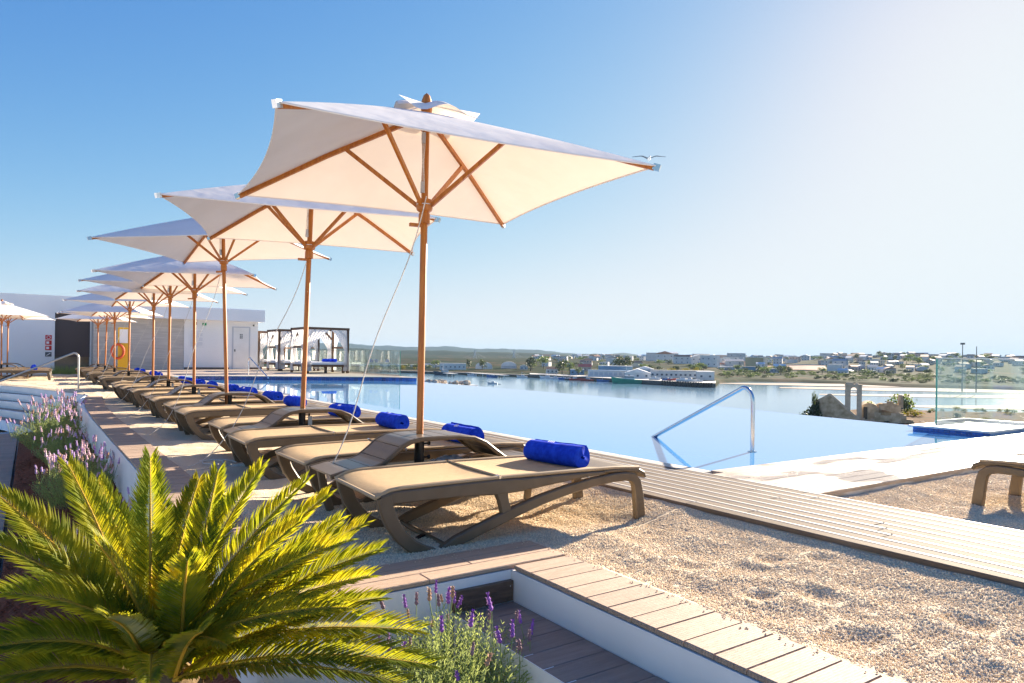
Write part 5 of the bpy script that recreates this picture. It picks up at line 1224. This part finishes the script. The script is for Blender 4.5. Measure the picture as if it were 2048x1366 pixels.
# cable stayed bridge
x0, y0 = bearing(950, 2150); x1, y1 = bearing(1028, 2050); br = empty('cable_bridge', (x0, y0, SEA)); tag(br, 'pale cable stayed bridge with two A shaped towers', 'bridge')
v = Vector((x1 - x0, y1 - y0, 0)); t = v.normalized(); sd = Vector((-t.y, t.x, 0)); sd2 = Vector((bearing(990, 1)[1], -bearing(990, 1)[0], 0))
for q in (Vector((0, 0, 0)), v):
    b = MB()
    for s in (-1, 1): b.bar(q + sd2 * (s * 5.5) + Vector((0, 0, 4)), q + sd2 * (s * .8) + Vector((0, 0, 28)), 2.2, 2.0)
    b.bar(q + Vector((0, 0, 27)), q + Vector((0, 0, 37)), 2.4, 2.4); b.bar(q + sd2 * -4 + Vector((0, 0, 11)), q + sd2 * 4 + Vector((0, 0, 11)), 1.2, 1.2); b.build('tower', 'house_white', br)
    c = MB()
    for s in (-1, 1):
        for k in range(1, 6): c.bar(q + Vector((0, 0, 35 - k)), q + t * (s * 11 * k) + Vector((0, 0, 10)), .16, .16)
    c.build('cables', 'house_grey', br)
MB().bar(-v * .9 + Vector((0, 0, 9)), v * 1.9 + Vector((0, 0, 9)), 10, 1.6).build('bridge_deck', 'house_grey', br)
# lamp posts on the hillside
for k, (px, d, h) in enumerate(((1925, 430, 29), (1953, 430, 28))):
    x, y = bearing(px, d); e = empty('mast', (x, y, -17), yaw_to_cam(px)); tag(e, ('tall mast with a lamp head behind the glass balustrade', 'tall plain mast behind the glass balustrade')[k], 'mast')
    MB().tube([(0, 0, 0), (0, 0, h)], [.35, .2], 8).build('pole', 'quay', e)
    if k == 0: MB().box(-1.2, 1.2, -.6, .6, h, h + 1.1).build('lamp_head', 'quay', e)

# ------------------------------------------------------------------ promontory with the ruined chapel
def prom_z(px, d): return -13.3 + interp([(60, -5.6), (100, -1.0), (150, .2), (170, .5), (205, .1), (212, -.4), (222, -6)], d) * 1.0 + .5 * noise.noise(Vector((px * .03, d * .05, 0))) + interp([(1560, -6), (1590, -3.5), (1640, -.6), (1700, 0), (2600, 0)], px)
polar([1480 + 12 * k for k in range(100)], [55, 70, 85, 100, 115, 130, 145, 160, 168, 176, 184, 192, 200, 205, 208, 212, 217, 222], prom_z, 'terrain', 'promontory')
ch = empty('ruined_chapel', (*bearing(1690, 165), -17.2), yaw_to_cam(1690)); tag(ch, 'ruined stone chapel with a gabled wall and an open bell arch', 'ruin')
S = 165 / 1400.0                            # metres per photo pixel at the chapel
def gx(px): return (px - 1690) * S
def gz(y): return 18.35 - (y - 721.3) * S
b = MB(); G = [(1618, 868), (1730, 868), (1730, 848), (1708, 828), (1690, 812), (1664, 790), (1640, 804), (1630, 812), (1622, 840)]
b.v = [(gx(x), -1.2, gz(y)) for x, y in G] + [(gx(x), 0, gz(y)) for x, y in G]; n_ = len(G)
b.f = [tuple(range(n_)), tuple(range(2 * n_ - 1, n_ - 1, -1))] + [(k, k + n_, (k + 1) % n_ + n_, (k + 1) % n_) for k in range(n_)]; b.mi = [0] * len(b.f)
b.build('gable_wall', 'stone', ch)
b = MB(); b.bar((gx(1664), -.9, gz(789)), (gx(1722), -.9, gz(842)), .9, .5); b.bar((gx(1664), -.9, gz(789)), (gx(1632), -.9, gz(809)), .9, .5); b.build('coping', 'stone_grey', ch)
MB().box(gx(1655), gx(1668), -1.28, -1.15, gz(840), gz(834)).build('window', 'riser_dark', ch)
b = MB(); b.box(gx(1691), gx(1701), -1, .6, gz(835), gz(779)); b.box(gx(1712), gx(1721), -1, .6, gz(835), gz(779)); 
for k in range(8):
    a0, a1 = math.pi * k / 8, math.pi * (k + 1) / 8; c, r = gx(1706.5), (gx(1712) - gx(1701)) / 2; zb = gz(779.5)
    b.add([(c + r * math.cos(a0), -1, zb + r * math.sin(a0)), (c + r * math.cos(a1), -1, zb + r * math.sin(a1)), (c + r * math.cos(a1), -1, gz(771)), (c + r * math.cos(a0), -1, gz(771)),
           (c + r * math.cos(a0), .6, zb + r * math.sin(a0)), (c + r * math.cos(a1), .6, zb + r * math.sin(a1)), (c + r * math.cos(a1), .6, gz(771)), (c + r * math.cos(a0), .6, gz(771))], [(0, 3, 2, 1), (4, 5, 6, 7), (0, 1, 5, 4)])
b.box(gx(1691), gx(1701), -1, .6, gz(779), gz(771)); b.box(gx(1712), gx(1721), -1, .6, gz(779), gz(771))
b.box(gx(1690), gx(1722), -1.1, .7, gz(770.9), gz(768)); b.box(gx(1693), gx(1706), -.8, .5, gz(767.9), gz(764)); b.box(gx(1709), gx(1715), -.7, .3, gz(767.9), gz(765.5))
b.box(gx(1690.3), gx(1721.5), -1.08, .68, gz(784.5), gz(783.2))
b.build('bell_arch', 'stone_grey', ch)
b = MB(); n_ = 14; c, r = gx(1735), gx(1735) - gx(1720)
prof = [(c + r * 1.1 * math.cos(math.pi * k / n_), gz(818) + r * .85 * math.sin(math.pi * k / n_)) for k in range(n_ + 1)]
b.v = [(x, 1.5, z) for x, z in prof] + [(x, 14, z) for x, z in prof] + [(prof[0][0], 1.5, gz(850)), (prof[-1][0], 1.5, gz(850)), (prof[0][0], 14, gz(850)), (prof[-1][0], 14, gz(850))]
m_ = n_ + 1; b.f = [(k, k + 1, k + m_ + 1, k + m_) for k in range(n_)] + [tuple([2 * m_, *range(m_), 2 * m_ + 1])] + [(0, m_, 2 * m_ + 2, 2 * m_)]; b.mi = [0] * len(b.f); b.build('vault', 'stone', ch)
MB().box(gx(1724.5), gx(1731.5), 1.36, 1.49, gz(838), gz(813)).build('doorway', 'black', ch)
b = MB(); b.grid(16, 10, lambda u, v: (gx(lerp(1730, 1800, u)), lerp(2, 16, v), gz(845) + (845 - 795) * S * math.sin(math.pi * min(1, .10 + u * .90)) ** .6 * math.sin(math.pi * max(.001, min(.999, v))) ** .5 * .86 - .6 + .25 * noise.noise(Vector((u * 9, v * 7, 0))))); b.build('fallen_roof', 'roof_dry', ch, True, ang=180)
rw = random.Random(31)
def ragged(x0, x1, y0, ytop, ybase, m, name, th=.8):      # a broken masonry wall: courses with an uneven top
    b = MB(); x = x0
    while x < x1:
        w = rw.uniform(4, 8); t = interp(ytop, x) + rw.uniform(-2.5, 2.5)
        b.box(gx(x), gx(min(x + w, x1)) - .01, y0 - rw.uniform(0, .15), y0 + th, gz(ybase), gz(t)); x += w
    b.build(name, m, ch)
ragged(1744, 1812, -.3, [(1744, 824), (1765, 828), (1785, 820), (1800, 832), (1812, 840)], 856, 'stone', 'broken_wall')
ragged(1752, 1792, 4.5, [(1752, 806), (1770, 802), (1792, 808)], 850, 'stone', 'broken_wall')
ragged(1722, 1746, 0.2, [(1722, 836), (1746, 838)], 856, 'stone_grey', 'broken_wall')
MB().lathe([(.6, 0), (.62, 1.6), (.55, 2.8), (.3, 3.0)], 8, (gx(1791.5), 6, gz(814)), 0).build('chimney', 'stone', ch)
b = MB(); rd = random.Random(4)
for k in range(60):
    x = gx(rd.uniform(1735, 1900)); z = gz(846) + rd.uniform(-.3, .6); s = rd.uniform(.2, .7); b.obox((x, rd.uniform(-1, 6), z), (s * 1.6, s, s), Matrix.Rotation(rd.uniform(0, 3), 3, 'Z') @ Matrix.Rotation(rd.uniform(-.4, .4), 3, 'X'))
tag(b.build('rubble', 'stone_grey', None, False, tuple(ch.location), ch.rotation_euler[2]), 'broken stones strewn beside the ruined chapel', 'rubble', kind='stuff')
for px, d, h, w, m, lb_ in ((1612, 158, 4.2, 6, 'leaf_dark', 'dark bush left of the chapel gable'), (1628, 164, 6.8, 4.4, 'leaf_dark', 'upright dark bush against the chapel gable'), (1632, 166, 9.6, 2.2, 'leaf_dark', 'tuft of leaves above the chapel gable shoulder'), (1602, 156, 2.6, 4, 'leaf', 'low bush at the pool edge left of the chapel'),
                          (1805, 172, 6.2, 6.4, 'leaf', 'rounded green bush beside the chapel chimney'), (1793, 170, 4.6, 6.0, 'leaf_dark', 'dark spreading bush below the chapel chimney'), (1742, 165, 4.4, 2.2, 'leaf', 'ivy patch on the chapel vault'), (1830, 180, 2.2, 7, 'leaf_yellow', 'dry yellow shrub right of the chapel')):
    tree(px, d, h, w, m, lb_, None, {1612: -14.6, 1628: -15.2, 1632: -14.6, 1602: -15, 1805: -12.9, 1793: -12.9, 1742: -12.6, 1830: -13.1}[px], 'bush', 'bush', 0)
for k in range(46):
    px = rt.uniform(1750, 2120); d = rt.uniform(110, 215); s = rt.uniform(.7, 1.6); m_ = rt.choice(('leaf', 'leaf_yellow', 'leaf_yellow', 'leaf_dark')); tree(px, d, s, s * 2.2, m_, f"{'bigger' if s > 1.1 else 'small'} {dict(leaf='green', leaf_yellow='yellow', leaf_dark='dark')[m_]} shrub on the headland {spot(px, d, 110, 215)}", 'shrubs on the headland', prom_z(px, d) - .1, 'bush', 'bush', 0)

# a gull gliding past the nearest umbrella
p = tipw(1298, 318, 26.0); gl = empty('gull', tuple(p), yaw_to_cam(1298, R(8))); tag(gl, 'gull gliding past the corner of the nearest umbrella', 'bird')
b = MB(); n_ = 16
def wing(t):                              # t -1..1 across the span
    a = abs(t); return (t * .62, .04 + .10 * a * (1 - a), .13 * math.sin(min(1, a * 1.9) * 1.5) - .10 * max(0, a - .45)), .20 * (1 - a ** 1.6) + .03
for k in range(n_):
    (p0, c0), (p1, c1) = wing(lerp(-1, 1, k / n_)), wing(lerp(-1, 1, (k + 1) / n_))
    b.add([(p0[0], p0[1] - c0 / 2, p0[2]), (p1[0], p1[1] - c1 / 2, p1[2]), (p1[0], p1[1] + c1 / 2, p1[2] + .01), (p0[0], p0[1] + c0 / 2, p0[2] + .01), (p0[0], p0[1], p0[2] + .022), (p1[0], p1[1], p1[2] + .022)], [(0, 3, 2, 1), (0, 1, 5, 4), (4, 5, 2, 3)], 1)
b.tube([(0, -.30, .0), (0, -.24, .02), (0, -.16, .01), (0, 0, 0), (0, .16, .0), (0, .27, .0)], [.006, .035, .045, .07, .045, .012], 9, 0)
b.build('body', ['gull_white', 'gull_grey'], gl, True)

# ------------------------------------------------------------------ air
hz = MB().box(-11900, 11900, -11900, 11900, SEA - 3, 175).build('haze', 'black'); tag(hz, 'pale sea air that veils the far hills', 'haze', kind='stuff')
m = bpy.data.materials.new('air'); m.use_nodes = True; N = m.node_tree.nodes; N.clear()
o = N.new('ShaderNodeOutputMaterial'); pvn = N.new('ShaderNodeVolumePrincipled'); pvn.inputs['Color'].default_value = (0.36, 0.55, 0.78, 1); pvn.inputs['Density'].default_value = 6e-5; pvn.inputs['Anisotropy'].default_value = 0.0
m.node_tree.links.new(pvn.outputs[0], o.inputs['Volume']); hz.data.materials.clear(); hz.data.materials.append(m)
try: m.volume_intersection_method = 'FAST'
except Exception: pass
